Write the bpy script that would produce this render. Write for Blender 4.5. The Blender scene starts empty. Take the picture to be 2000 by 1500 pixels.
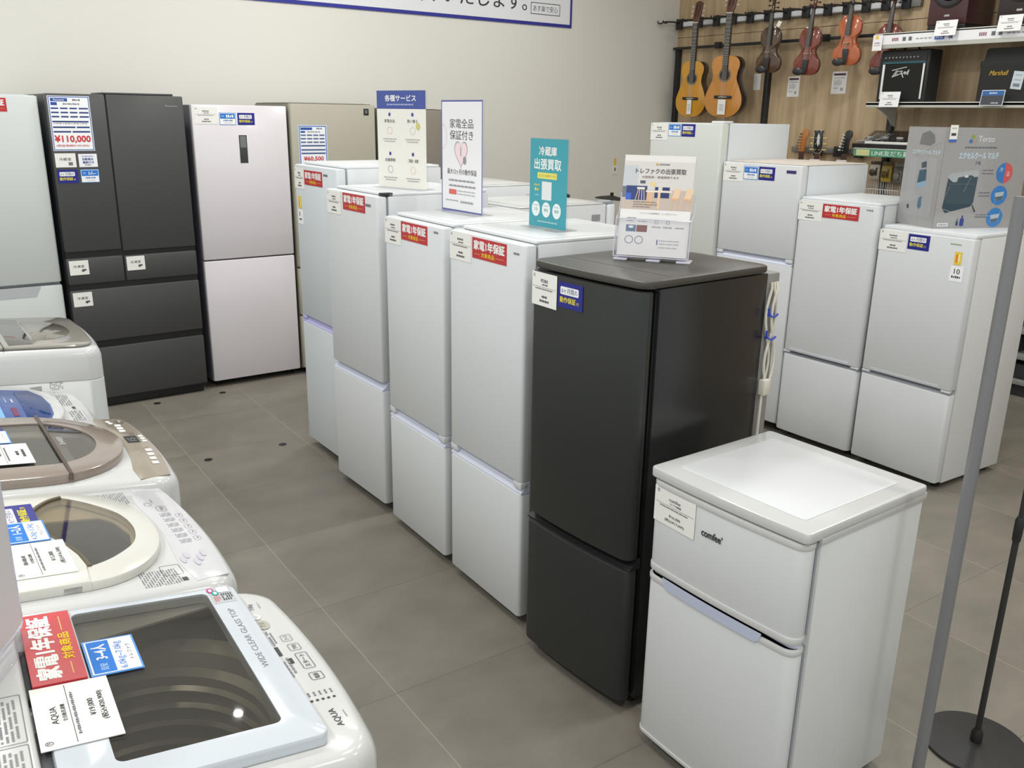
import bpy, bmesh, math, random
from mathutils import Vector, Matrix
random.seed(7)
SC = bpy.context.scene
COL = SC.collection
PI = math.pi
rad = math.radians

# ------------------------------------------------------------------ camera
cam_d = bpy.data.cameras.new('camera'); cam = bpy.data.objects.new('camera', cam_d); COL.objects.link(cam)
F_PX, PITCH, ROLL, YAW, CAM_H = 1717.1, rad(16.985), rad(0.932), rad(35.801), 1.749
cam_d.sensor_width = 36.0; cam_d.sensor_fit = 'HORIZONTAL'; cam_d.lens = F_PX / 2000 * 36.0
cam_d.clip_start = 0.02; cam_d.clip_end = 60
_f = Vector((math.sin(YAW) * math.cos(PITCH), math.cos(YAW) * math.cos(PITCH), -math.sin(PITCH)))
_r = Vector((math.cos(YAW), -math.sin(YAW), 0)); _u = _r.cross(_f)
_r2 = math.cos(ROLL) * _r + math.sin(ROLL) * _u; _u2 = -math.sin(ROLL) * _r + math.cos(ROLL) * _u
_m = Matrix((_r2, _u2, -_f)).transposed().to_4x4(); _m.translation = (0, 0, CAM_H)
cam.matrix_world = _m
SC.camera = cam

# ------------------------------------------------------------------ light
SC.view_settings.view_transform = 'Standard'; SC.view_settings.look = 'None'
SC.view_settings.gamma = 1.0; SC.view_settings.use_curve_mapping = False
SC.view_settings.exposure = 0.14
W = bpy.data.worlds.new('ambient_fill'); SC.world = W; W.use_nodes = True  # uniform ambient fill added to light the room from its open sides
W.node_tree.nodes['Background'].inputs[0].default_value = (0.955, 0.99, 0.985, 1)
W.node_tree.nodes['Background'].inputs[1].default_value = 0.80
CEIL = 3.6
def lamp(x, y, power, size=0.35, z=CEIL - 0.03, col=(1.0, 1.0, 0.975)):
    l = bpy.data.lights.new('ceiling_or_fill_lamp', 'AREA'); l.shape = 'DISK'; l.size = size; l.energy = power; l.color = col
    o = bpy.data.objects.new('ceiling_or_fill_lamp', l); COL.objects.link(o); o.location = (x, y, z)
for lx, ly, p in [(0.6, 1.2, 15), (0.4, 3.0, 24), (0.9, 4.7, 40), (2.6, 4.9, 38), (2.6, 3.2, 34), (2.7, 1.4, 36),
                  (4.3, 5.2, 18), (5.0, 3.6, 30), (4.7, 1.8, 30), (4.4, 0.0, 34), (2.2, -0.6, 34), (0.2, -0.6, 44), (-1.2, 1.0, 60), (-1.2, 3.0, 55)]:  # leftmost pair: unseen fill lamps added to brighten the row's front faces
    lamp(lx, ly, p * 0.52)
lamp(2.096, 4.959, 3, 0.05)

# ------------------------------------------------------------------ materials
def lin(c):
    c = c / 255.0
    return c / 12.92 if c <= 0.04045 else ((c + 0.055) / 1.055) ** 2.4
def rgb(c): return (lin(c[0]), lin(c[1]), lin(c[2]), 1.0)
_mats = {}
def mat(name, col, rough=0.5, metal=0.0, spec=0.5, coat=0.0, noise=0.0, nscale=40.0, bump=0.0, bscale=300.0):
    if name in _mats: return _mats[name]
    m = bpy.data.materials.new(name); m.use_nodes = True; nt = m.node_tree; b = nt.nodes['Principled BSDF']
    b.inputs['Base Color'].default_value = rgb(col); b.inputs['Roughness'].default_value = rough
    b.inputs['Metallic'].default_value = metal; b.inputs['Specular IOR Level'].default_value = spec
    b.inputs['Coat Weight'].default_value = coat; b.inputs['Coat Roughness'].default_value = 0.06
    tc = nt.nodes.new('ShaderNodeTexCoord')
    if noise > 0:
        n = nt.nodes.new('ShaderNodeTexNoise'); n.inputs['Scale'].default_value = nscale; n.inputs['Detail'].default_value = 4
        nt.links.new(tc.outputs['Object'], n.inputs['Vector'])
        mx = nt.nodes.new('ShaderNodeMix'); mx.data_type = 'RGBA'
        k = 1 - noise; c0 = rgb(col)
        mx.inputs[6].default_value = (c0[0] * k, c0[1] * k, c0[2] * k, 1); mx.inputs[7].default_value = c0
        nt.links.new(n.outputs['Fac'], mx.inputs[0]); nt.links.new(mx.outputs[2], b.inputs['Base Color'])
    if bump > 0:
        n2 = nt.nodes.new('ShaderNodeTexNoise'); n2.inputs['Scale'].default_value = bscale; n2.inputs['Detail'].default_value = 2
        nt.links.new(tc.outputs['Object'], n2.inputs['Vector'])
        bp = nt.nodes.new('ShaderNodeBump'); bp.inputs['Strength'].default_value = bump; bp.inputs['Distance'].default_value = 0.002
        nt.links.new(n2.outputs['Fac'], bp.inputs['Height']); nt.links.new(bp.outputs['Normal'], b.inputs['Normal'])
    _mats[name] = m
    return m
def ink(col):
    return mat('ink_%d_%d_%d' % tuple(col), col, rough=0.55, spec=0.3)
def glass(name, tint, refl=0.06, rough=0.02):
    if name in _mats: return _mats[name]
    m = bpy.data.materials.new(name); m.use_nodes = True; nt = m.node_tree
    for n in list(nt.nodes): nt.nodes.remove(n)
    out = nt.nodes.new('ShaderNodeOutputMaterial'); mx = nt.nodes.new('ShaderNodeMixShader')
    tr = nt.nodes.new('ShaderNodeBsdfTransparent'); gl = nt.nodes.new('ShaderNodeBsdfGlossy')
    tr.inputs[0].default_value = (tint[0], tint[1], tint[2], 1); gl.inputs['Roughness'].default_value = rough
    lw = nt.nodes.new('ShaderNodeLayerWeight'); lw.inputs['Blend'].default_value = 0.25
    mr = nt.nodes.new('ShaderNodeMapRange'); mr.inputs['To Min'].default_value = refl; mr.inputs['To Max'].default_value = 0.75
    pw = nt.nodes.new('ShaderNodeMath'); pw.operation = 'POWER'; pw.inputs[1].default_value = 4.0; lw.inputs['Blend'].default_value = 0.5
    nt.links.new(lw.outputs['Facing'], pw.inputs[0]); nt.links.new(pw.outputs[0], mr.inputs['Value']); nt.links.new(mr.outputs[0], mx.inputs[0])
    nt.links.new(tr.outputs[0], mx.inputs[1]); nt.links.new(gl.outputs[0], mx.inputs[2]); nt.links.new(mx.outputs[0], out.inputs[0])
    _mats[name] = m
    return m
INK = (40, 40, 44); WHITE = (243, 243, 240); PAPER = (238, 237, 232); RED = (190, 46, 53); YEL = (246, 208, 50)
NAVY = (28, 32, 132); BLUE = (40, 118, 205); GREY = (150, 150, 152)
M_WHITE = mat('white_enamel', (217, 220, 222), rough=0.30, spec=0.5, bump=0.04, bscale=500)
M_WHITE2 = mat('white_satin', (212, 214, 216), rough=0.42, bump=0.05, bscale=600)
M_COOL = mat('cool_white_enamel', (214, 220, 224), rough=0.30, bump=0.03, bscale=500)
M_SIDE = mat('white_side_panel', (216, 218, 218), rough=0.40, bump=0.06, bscale=700)
M_LAV = mat('pale_lavender_plastic', (212, 217, 234), rough=0.30)
M_LILAC = mat('lilac_handle_plastic', (196, 192, 236), rough=0.30)
M_BLACKP = mat('black_plastic', (26, 26, 27), rough=0.45)
M_DARK = mat('dark_gasket', (70, 72, 76), rough=0.7)
M_GASK = mat('light_gasket', (150, 153, 160), rough=0.7)
M_STEEL = mat('brushed_steel', (176, 176, 172), rough=0.35, metal=0.9)
M_CHROME = mat('chrome', (215, 215, 215), rough=0.12, metal=1.0)
M_PLASTW = mat('white_gloss_plastic', (201, 202, 201), rough=0.18, coat=0.25)
M_CREAM = mat('cream_gloss_plastic', (208, 207, 200), rough=0.18, coat=0.25)
M_ACRYL = glass('clear_acrylic', (0.975, 0.975, 0.985), 0.03, 0.03)

# ------------------------------------------------------------------ geometry helpers
_text_cache = {}
def text_geo(s, bold=0.0, res=2):
    key = (s, bold, res)
    if key not in _text_cache:
        cu = bpy.data.curves.new('t', 'FONT'); cu.body = s; cu.size = 1.0; cu.resolution_u = res; cu.offset = bold
        ob = bpy.data.objects.new('t', cu); COL.objects.link(ob)
        dg = bpy.context.evaluated_depsgraph_get(); me = ob.evaluated_get(dg).to_mesh()
        vs = [(v.co.x, v.co.y) for v in me.vertices]; fs = [tuple(p.vertices) for p in me.polygons]
        ob.evaluated_get(dg).to_mesh_clear()
        bpy.data.objects.remove(ob); bpy.data.curves.remove(cu)
        if vs:
            x0 = min(v[0] for v in vs); x1 = max(v[0] for v in vs); y0 = min(v[1] for v in vs); y1 = max(v[1] for v in vs)
            vs = [((a - x0) / max(x1 - x0, 1e-6), (b - y0) / max(y1 - y0, 1e-6)) for a, b in vs]
        _text_cache[key] = (vs, fs)
    return _text_cache[key]

def rrect(x0, x1, y0, y1, r, n=5, bow=0.0, bow_at=None):
    """rounded rectangle, counter-clockwise from the lower left; bow pushes the y0 side outwards"""
    pts = []
    for cx, cy, a0 in ((x0 + r, y0 + r, PI), (x1 - r, y0 + r, 1.5 * PI), (x1 - r, y1 - r, 0), (x0 + r, y1 - r, 0.5 * PI)):
        for i in range(n + 1):
            a = a0 + 0.5 * PI * i / n; pts.append((cx + r * math.cos(a), cy + r * math.sin(a)))
        if bow and a0 == PI:
            for i in range(1, 8): pts.append((x0 + r + (x1 - x0 - 2 * r) * i / 8, y0))
    if bow:
        xm = (x0 + x1) / 2; hw = (x1 - x0) / 2
        pts = [(x, y - bow * (1 - ((x - xm) / hw) ** 2) * max(0, 1 - (y - y0) / max(y1 - y0, 1e-6))) for x, y in pts]
    return pts
def ellipse(cx, cy, rx, ry, n=32, a0=0, a1=2 * PI):
    full = abs(a1 - a0 - 2 * PI) < 1e-6
    return [(cx + rx * math.cos(a0 + (a1 - a0) * i / (n if full else n - 1)), cy + ry * math.sin(a0 + (a1 - a0) * i / (n if full else n - 1))) for i in range(n)]
def radial(poly, c, angs):
    out = []
    for a in angs:
        d = (math.cos(a), math.sin(a)); best = 1e9
        for i in range(len(poly)):
            p, q = poly[i], poly[(i + 1) % len(poly)]
            ex, ey = q[0] - p[0], q[1] - p[1]; den = d[0] * ey - d[1] * ex
            if abs(den) < 1e-12: continue
            t = ((p[0] - c[0]) * ey - (p[1] - c[1]) * ex) / den; s = ((p[0] - c[0]) * d[1] - (p[1] - c[1]) * d[0]) / den
            if t > 0 and -1e-6 <= s <= 1 + 1e-6: best = min(best, t)
        out.append((c[0] + d[0] * best, c[1] + d[1] * best))
    return out

class G:
    def __init__(s): s.bm = bmesh.new(); s.mats = []
    def mi(s, m):
        if m not in s.mats: s.mats.append(m)
        return s.mats.index(m)
    def box(s, x0, x1, y0, y1, z0, z1, m, bev=0.0, seg=2, M=None):
        r = bmesh.ops.create_cube(s.bm, size=1.0); vs = r['verts']
        for v in vs: v.co = Vector(((x0 + x1) / 2 + v.co.x * (x1 - x0), (y0 + y1) / 2 + v.co.y * (y1 - y0), (z0 + z1) / 2 + v.co.z * (z1 - z0)))
        fs = set(f for v in vs for f in v.link_faces)
        if bev > 0:
            es = list(set(e for v in vs for e in v.link_edges))
            br = bmesh.ops.bevel(s.bm, geom=es, offset=bev, segments=seg, profile=0.5, affect='EDGES', clamp_overlap=True)
            fs = set(f for f in br['faces']) | set(f for f in fs if f.is_valid)
            vs = list(set(v for f in fs for v in f.verts))
        k = s.mi(m)
        for f in fs: f.material_index = k
        if M is not None:
            for v in vs: v.co = M @ v.co
        return s
    def loft(s, rings, m, cap0=True, cap1=True, closed=True):
        k = s.mi(m); rv = [[s.bm.verts.new(p) for p in r] for r in rings]; n = len(rv[0])
        for a, b in zip(rv, rv[1:]):
            for i in range(n if closed else n - 1):
                j = (i + 1) % n
                try: s.bm.faces.new((a[i], a[j], b[j], b[i])).material_index = k
                except ValueError: pass
        if cap0: s.bm.faces.new(list(reversed(rv[0]))).material_index = k
        if cap1: s.bm.faces.new(rv[-1]).material_index = k
        return s
    def prism(s, poly, z0, z1, m, bev=0.0, M=None, top_m=None, bev0=None):
        """extrude a counter-clockwise (x, y) polygon along z with softened rims"""
        cx = sum(p[0] for p in poly) / len(poly); cy = sum(p[1] for p in poly) / len(poly)
        w = max(p[0] for p in poly) - min(p[0] for p in poly); h = max(p[1] for p in poly) - min(p[1] for p in poly)
        def ring(o, z):
            return [Vector((cx + (x - cx) * (1 - 2 * o / w), cy + (y - cy) * (1 - 2 * o / h), z)) for x, y in poly]
        b0 = bev if bev0 is None else bev0
        rings = []
        if b0 > 0: rings += [ring(b0, z0), ring(b0 * 0.3, z0 + b0 * 0.3), ring(0, z0 + b0)]
        else: rings += [ring(0, z0)]
        if bev > 0: rings += [ring(0, z1 - bev), ring(bev * 0.3, z1 - bev * 0.3), ring(bev, z1)]
        else: rings += [ring(0, z1)]
        if M is not None: rings = [[M @ p for p in r] for r in rings]
        s.loft(rings, m)
        if top_m is not None:
            s.bm.faces.ensure_lookup_table(); s.bm.faces[-1].material_index = s.mi(top_m)
        return s
    def tube(s, pts, r, m, n=8, caps=True, closed=False):
        pts = [Vector(p) for p in pts]; rings = []
        rr = r if isinstance(r, (list, tuple)) else [r] * len(pts)
        up = None
        for i, p in enumerate(pts):
            if closed: t = (pts[(i + 1) % len(pts)] - pts[i - 1]).normalized()
            else: t = (pts[min(i + 1, len(pts) - 1)] - pts[max(i - 1, 0)]).normalized()
            if up is None:
                up = Vector((0, 0, 1)) if abs(t.z) < 0.9 else Vector((1, 0, 0))
            a = t.cross(up).normalized(); b = a.cross(t).normalized(); up = b
            rings.append([p + rr[i] * (math.cos(2 * PI * j / n) * a + math.sin(2 * PI * j / n) * b) for j in range(n)])
        if closed: rings.append(rings[0])
        s.loft(rings, m, caps and not closed, caps and not closed)
        return s
    def lathe(s, prof, m, n=32, M=None, cap0=True, cap1=True):
        rings = [[Vector((max(r, 1e-4) * math.cos(2 * PI * j / n), max(r, 1e-4) * math.sin(2 * PI * j / n), z)) for j in range(n)] for r, z in prof]
        if M is not None: rings = [[M @ p for p in r] for r in rings]
        s.loft(rings, m, cap0, cap1)
        return s
    def quad(s, pts, m):
        s.bm.faces.new([s.bm.verts.new(p) for p in pts]).material_index = s.mi(m); return s
    def flat(s, poly, m, z=0.0, M=None):
        ps = [Vector((x, y, z)) for x, y in poly]
        if M is not None: ps = [M @ p for p in ps]
        return s.quad(ps, m)
    def text(s, st, x0, y0, x1, y1, m, M, bold=0.012, res=2, z=0.0):
        """fit a string's outline into the box (x0,y0)-(x1,y1) of the plane M"""
        vs, fs = text_geo(st, 0.0, res); k = s.mi(m); q = bold * (y1 - y0)
        offs = [(0, 0)] if bold < 0.01 else ([(-q, 0), (q, 0)] if bold < 0.018 else [(-q, -q), (q, -q), (-q, q), (q, q)])
        for io, (ox, oy) in enumerate(offs):
            bv = [s.bm.verts.new(M @ Vector((x0 + a * (x1 - x0) + ox, y0 + b * (y1 - y0) + oy, z + 0.00012 * io))) for a, b in vs]
            for f in fs:
                try: s.bm.faces.new([bv[i] for i in f]).material_index = k
                except ValueError: pass
        return s
    def build(s, name, parent=None, M=None, smooth=35, **kw):
        bmesh.ops.recalc_face_normals(s.bm, faces=s.bm.faces) if kw.pop('recalc', True) else None
        me = bpy.data.meshes.new(name); s.bm.to_mesh(me); s.bm.free()
        for m in s.mats: me.materials.append(m)
        me.polygons.foreach_set('use_smooth', [True] * len(me.polygons)); me.set_sharp_from_angle(angle=rad(smooth))
        o = bpy.data.objects.new(name, me); COL.objects.link(o)
        if parent is not None: o.parent = parent
        if M is not None: o.matrix_local = M
        for a, b in kw.items(): o[a] = b
        return o
def thing(name, label, cat, M, group=None):
    o = bpy.data.objects.new(name, None); COL.objects.link(o); o.matrix_world = M; o.empty_display_size = 0.1
    o['label'] = label; o['category'] = cat
    if group: o['group'] = group
    return o
def tag(o, label, cat, group=None):
    o['label'] = label; o['category'] = cat
    if group: o['group'] = group
    return o
def struct(o): o['kind'] = 'structure'; return o
def TR(x, y, z, rz=0.0): return Matrix.Translation((x, y, z)) @ Matrix.Rotation(rz, 4, 'Z')
RX90 = Matrix.Rotation(rad(90), 4, 'X')      # plane (x, y) -> (x, z), normal towards -y

# ------------------------------------------------------------------ cards and stickers: local x right, z up, facing -y, origin top left
def card_geo(w, h, els, base, t=0.0009, r=0.0):
    g = G()
    if r: g.prism([(x, -h + y) for x, y in rrect(0, w, 0, h, r)], 0, t, base, M=RX90)
    else: g.box(0, w, -t, 0, -h, 0, base)
    lay = 0
    for e in els:
        lay += 1; y = t + 0.00025 + 0.00004 * lay
        M = Matrix.Translation((0, -y, 0)) @ RX90
        k = e[0]
        if k == 'r':
            _, x0, y0, x1, y1, c = e; g.flat([(x0, -y1), (x1, -y1), (x1, -y0), (x0, -y0)], ink(c), 0, M)
        elif k == 'rr':
            _, x0, y0, x1, y1, c, rr = e; g.flat(rrect(x0, x1, -y1, -y0, rr, 4), ink(c), 0, M)
        elif k == 'p': g.flat([(a, -b) for a, b in e[1]], ink(e[2]), 0, M)
        elif k == 'e': g.flat(ellipse(e[1], -e[2], e[3], e[4], 28), ink(e[5]), 0, M)
        elif k == 't': g.text(e[1], e[2], -e[5], e[4], -e[3], ink(e[6]), M, e[7] if len(e) > 7 else 0.012)
        elif k == 'g':                       # a line of print too small to read
            _, x0, y0, x1, y1, n, c = e; st = (x1 - x0) / n
            for i in range(n):
                a = x0 + st * (i + 0.08); b = a + st * 0.74; ym = (y0 + y1) / 2
                if (i * 7 + n) % 3: g.flat([(a, -y1), (b, -y1), (b, -y0), (a, -y0)], ink(c), 0, M)
                else: g.flat([(a, -y1), (b, -y1 + (y1 - y0) * 0.25), (b, -y0), (a, -ym)], ink(c), 0, M)
        elif k == 'ring':
            _, x, yy, rx, ry, th, c = e; a = ellipse(x, -yy, rx, ry, 28); b = ellipse(x, -yy, rx - th, ry - th, 28)
            for i in range(28):
                j = (i + 1) % 28; g.flat([a[i], a[j], b[j], b[i]], ink(c), 0, M)
    return g
def card(name, parent, x, y, z, w, h, els, base=None, M=None, label=None, **kw):
    o = card_geo(w, h, els, base or ink(PAPER), **kw).build(name, parent, M if M is not None else Matrix.Translation((x, y, z)), smooth=60, recalc=False)
    if label: o['label'] = label
    return o
def lay_flat(u, v, n, rz=0.0):
    """a card lying on a plane: its x -> u, its top -> v, its face -> n"""
    return Matrix.Translation((u, v, n)) @ Matrix.Rotation(rz, 4, 'Z') @ Matrix.Rotation(rad(-90), 4, 'X')
def E_price(w=0.15, h=0.1, brand=None, kind=None, price=None, tax=None):
    e = [('ring', w * .09, h * .11, w * .032, h * .05, w * .006, INK), ('t', 'TF', w * .072, h * .085, w * .108, h * .135, INK)]
    e += [('t', brand, w * .36, h * .19, w * .64, h * .29, INK)] if brand else [('g', w * .36, h * .21, w * .64, h * .28, 7, (70, 70, 74))]
    e += [('t', kind, w * .38, h * .325, w * .66, h * .385, INK)] if kind else [('g', w * .40, h * .33, w * .64, h * .38, 6, (90, 90, 94))]
    e += [('r', w * .03, h * .43, w * .97, h * .438, INK), ('g', w * .14, h * .47, w * .84, h * .51, 20, (110, 110, 114))]
    e += [('t', price, w * .38, h * .66, w * .66, h * .75, INK)] if price else [('g', w * .40, h * .68, w * .62, h * .75, 6, (70, 70, 74))]
    e += [('t', tax, w * .28, h * .79, w * .76, h * .89, INK)] if tax else [('g', w * .32, h * .81, w * .70, h * .88, 10, (70, 70, 74))]
    return e
def E_red(w=0.213, h=0.07):
    return [('t', '家電1年保証', w * .055, h * .12, w * .945, h * .56, WHITE, 0.042), ('t', '対象商品', w * .28, h * .66, w * .66, h * .88, YEL, 0.022),
            ('r', w * .08, h * .765, w * .24, h * .785, (232, 190, 120)), ('r', w * .70, h * .765, w * .92, h * .785, (232, 190, 120))]
def E_six(w=0.11, h=0.072):
    return [('rr', w * .10, h * .17, w * .84, h * .48, WHITE, h * .05), ('t', '6ヶ月間の', w * .15, h * .22, w * .79, h * .43, NAVY),
            ('t', '動作保証', w * .09, h * .57, w * .73, h * .80, (236, 222, 70), 0.02), ('t', '付', w * .76, h * .67, w * .86, h * .80, (236, 222, 70))]
def E_cap(w=0.1, h=0.072, top=None, low=None):
    e = [('r', w * .03, h * .04, w * .97, h * .96, WHITE), ('r', w * .05, h * .07, w * .95, h * .50, BLUE)]
    e += [('t', top, w * .42, h * .14, w * .84, h * .42, WHITE, 0.02)] if top else [('g', w * .40, h * .17, w * .88, h * .40, 4, WHITE)]
    e += [('t', '目安', w * .13, h * .21, w * .30, h * .36, (190, 215, 245))]
    e += [('t', low, w * .08, h * .56, w * .86, h * .75, BLUE)] if low else [('g', w * .22, h * .58, w * .80, h * .70, 6, (60, 110, 180))]
    e += [('t', 'トレファク', w * .30, h * .79, w * .74, h * .88, (70, 58, 50))]
    return e
M_PAPER = ink(PAPER); M_REDC = mat('red_card', RED, rough=0.35); M_NAVYC = mat('navy_card', NAVY, rough=0.35); M_BLUEC = mat('blue_rim_card', (70, 140, 215), rough=0.35)

# ------------------------------------------------------------------ room shell
def floor_mat():
    m = bpy.data.materials.new('stone_floor_tile'); m.use_nodes = True; nt = m.node_tree; L = nt.links.new; N = nt.nodes.new
    b = nt.nodes['Principled BSDF']; tc = N('ShaderNodeTexCoord'); mp = N('ShaderNodeMapping')
    mp.inputs['Rotation'].default_value = (0, 0, rad(1.2)); L(tc.outputs['Object'], mp.inputs['Vector'])
    sx = N('ShaderNodeSeparateXYZ'); L(mp.outputs[0], sx.inputs[0])
    def math_(op, a, bb=None, c=None):
        n = N('ShaderNodeMath'); n.operation = op
        for i, v in enumerate((a, bb, c)):
            if v is None: continue
            if isinstance(v, (int, float)): n.inputs[i].default_value = v
            else: L(v, n.inputs[i])
        return n.outputs[0]
    fx = math_('DIVIDE', math_('SUBTRACT', sx.outputs[0], 1.056), 0.6); fy = math_('DIVIDE', math_('SUBTRACT', sx.outputs[1], 2.745), 0.6)
    def line(f, half):
        fr = math_('FRACT', f); d = math_('MINIMUM', fr, math_('SUBTRACT', 1.0, fr)); return math_('LESS_THAN', d, half)
    lx = line(fx, 0.0026); ly = line(fy, 0.0026)
    cell = N('ShaderNodeCombineXYZ'); L(math_('FLOOR', fx), cell.inputs[0]); L(math_('FLOOR', fy), cell.inputs[1])
    wn = N('ShaderNodeTexWhiteNoise'); wn.noise_dimensions = '2D'; L(cell.outputs[0], wn.inputs['Vector'])
    add = N('ShaderNodeVectorMath'); add.operation = 'MULTIPLY_ADD'; L(cell.outputs[0], add.inputs[0]); add.inputs[1].default_value = (3.7, 5.1, 0); L(mp.outputs[0], add.inputs[2])
    st = N('ShaderNodeMapping'); st.inputs['Scale'].default_value = (1.0, 1.5, 1); L(add.outputs[0], st.inputs['Vector'])
    n1 = N('ShaderNodeTexNoise'); n1.inputs['Scale'].default_value = 3.2; n1.inputs['Detail'].default_value = 9; n1.inputs['Roughness'].default_value = 0.62; L(st.outputs[0], n1.inputs['Vector'])
    cr = N('ShaderNodeValToRGB'); L(n1.outputs['Fac'], cr.inputs[0])
    cr.color_ramp.elements[0].position = 0.28; cr.color_ramp.elements[0].color = rgb((116, 111, 102))
    cr.color_ramp.elements[1].position = 0.75; cr.color_ramp.elements[1].color = rgb((136, 130, 120))
    hs = N('ShaderNodeHueSaturation'); L(cr.outputs[0], hs.inputs['Color']); L(math_('MULTIPLY_ADD', wn.outputs['Value'], 0.06, 0.96), hs.inputs['Value'])
    m1 = N('ShaderNodeMix'); m1.data_type = 'RGBA'; L(math_('MULTIPLY', lx, 0.55), m1.inputs[0]); L(hs.outputs[0], m1.inputs[6]); m1.inputs[7].default_value = rgb((176, 166, 150))
    m2 = N('ShaderNodeMix'); m2.data_type = 'RGBA'; L(math_('MULTIPLY', ly, 0.55), m2.inputs[0]); L(m1.outputs[2], m2.inputs[6]); m2.inputs[7].default_value = rgb((84, 78, 70))
    L(m2.outputs[2], b.inputs['Base Color'])
    L(math_('MULTIPLY_ADD', n1.outputs['Fac'], 0.2, 0.40), b.inputs['Roughness'])
    bp = N('ShaderNodeBump'); bp.inputs['Strength'].default_value = 0.1; bp.inputs['Distance'].default_value = 0.002; L(n1.outputs['Fac'], bp.inputs['Height']); L(bp.outputs[0], b.inputs['Normal'])
    return m
def wood_mat():
    m = bpy.data.materials.new('pale_oak_panel'); m.use_nodes = True; nt = m.node_tree; L = nt.links.new; N = nt.nodes.new
    b = nt.nodes['Principled BSDF']; tc = N('ShaderNodeTexCoord'); mp = N('ShaderNodeMapping'); mp.inputs['Scale'].default_value = (1, 9, 0.55); L(tc.outputs['Object'], mp.inputs['Vector'])
    n1 = N('ShaderNodeTexNoise'); n1.inputs['Scale'].default_value = 1.6; n1.inputs['Detail'].default_value = 8; n1.inputs['Roughness'].default_value = 0.6; L(mp.outputs[0], n1.inputs['Vector'])
    mp2 = N('ShaderNodeMapping'); mp2.inputs['Scale'].default_value = (1, 60, 1.6); L(tc.outputs['Object'], mp2.inputs['Vector'])
    n2 = N('ShaderNodeTexNoise'); n2.inputs['Scale'].default_value = 2.0; n2.inputs['Detail'].default_value = 3; L(mp2.outputs[0], n2.inputs['Vector'])
    ad = N('ShaderNodeMath'); ad.operation = 'MULTIPLY_ADD'; L(n2.outputs['Fac'], ad.inputs[0]); ad.inputs[1].default_value = 0.3; L(n1.outputs['Fac'], ad.inputs[2])
    cr = N('ShaderNodeValToRGB'); L(ad.outputs[0], cr.inputs[0])
    cr.color_ramp.elements[0].position = 0.42; cr.color_ramp.elements[0].color = rgb((164, 139, 107))
    cr.color_ramp.elements[1].position = 0.86; cr.color_ramp.elements[1].color = rgb((206, 181, 146))
    L(cr.outputs[0], b.inputs['Base Color']); b.inputs['Roughness'].default_value = 0.5
    return m
WX, WY = 6.448, 6.35
g = G(); g.box(-3.5, 9.0, -3.5, 9.0, -0.1, 0.0, floor_mat()); struct(g.build('floor'))
M_WALL = mat('warm_white_wallpaper', (226, 224, 217), rough=0.85, spec=0.2, bump=0.25, bscale=260)
g = G(); g.box(-3.5, WX, WY, WY + 0.12, 0, CEIL, M_WALL); struct(g.build('wall_back'))
g = G(); M_WOOD = wood_mat(); g.box(WX, WX + 0.12, -3.5, WY + 0.12, 0, 2.47, M_WOOD); g.box(WX, WX + 0.12, -3.5, WY + 0.12, 2.474, CEIL, M_WOOD); struct(g.build('wall_right'))
g = G(); g.box(-3.5, 9.0, -3.5, 9.0, CEIL, CEIL + 0.1, mat('white_ceiling_board', (236, 235, 230), rough=0.9)); struct(g.build('ceiling'))
M_BASE = mat('grey_vinyl_baseboard', (128, 122, 114), rough=0.6)
g = G(); g.box(-3.5, WX, WY - 0.008, WY, 0.0, 0.06, M_BASE, 0.003); struct(g.build('baseboard_back'))
for i, (x, y) in enumerate([(1.219, 4.396), (1.625, 4.399), (1.246, 5.50), (1.654, 5.50)]):
    g = G(); g.lathe([(0.021, 0.0), (0.021, 0.0015), (0.016, 0.003), (0.012, 0.002), (0.0, 0.002)], M_BLACKP, 24)
    tag(g.build('floor_socket_cap', M=TR(x, y, 0.0)), ['round black floor cap nearest the washing machines', 'round black floor cap beside the rearmost white refrigerator of the row',
        'round black floor cap in front of the dark grey refrigerator', 'round black floor cap in front of the tall white two-door refrigerator'][i], 'floor cap', 'black caps in the floor tiles')

# ------------------------------------------------------------------ refrigerators
# local frame of a refrigerator: x to the viewer's right, y into the depth, front at -d/2, floor at 0
def door_geo(x0, x1, yf, yb, z0, z1, m, r=0.014, bow=0.0, bev=0.006):
    g = G(); g.prism(rrect(x0, x1, yf, yb, r, 5, bow), z0, z1, m, bev); return g
def channel(root, x0, x1, yf, z0, z1, m, depth=0.035, name='handle_channel', ends=0.045, end_m=None):
    """a recessed grip strip between two doors"""
    g = G(); prof = [(yf + 0.004, z0), (yf + 0.004, z0 + 0.004), (yf + depth * 0.55, z0 + (z1 - z0) * 0.45), (yf + depth, z1), (yf + depth + 0.01, z1), (yf + depth + 0.01, z0)]
    g.loft([[Vector((x, y, z)) for y, z in prof] for x in (x0, x1)], m)
    o = g.build(name, root)
    if ends:
        for a, b in ((x0, x0 + ends), (x1 - ends, x1)):
            e = G(); e.box(a, b, yf + 0.002, yf + depth, z0 + (z1 - z0) * 0.42, z1, end_m or m, 0.003); e.build('end_cap', o)
    return o
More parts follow.
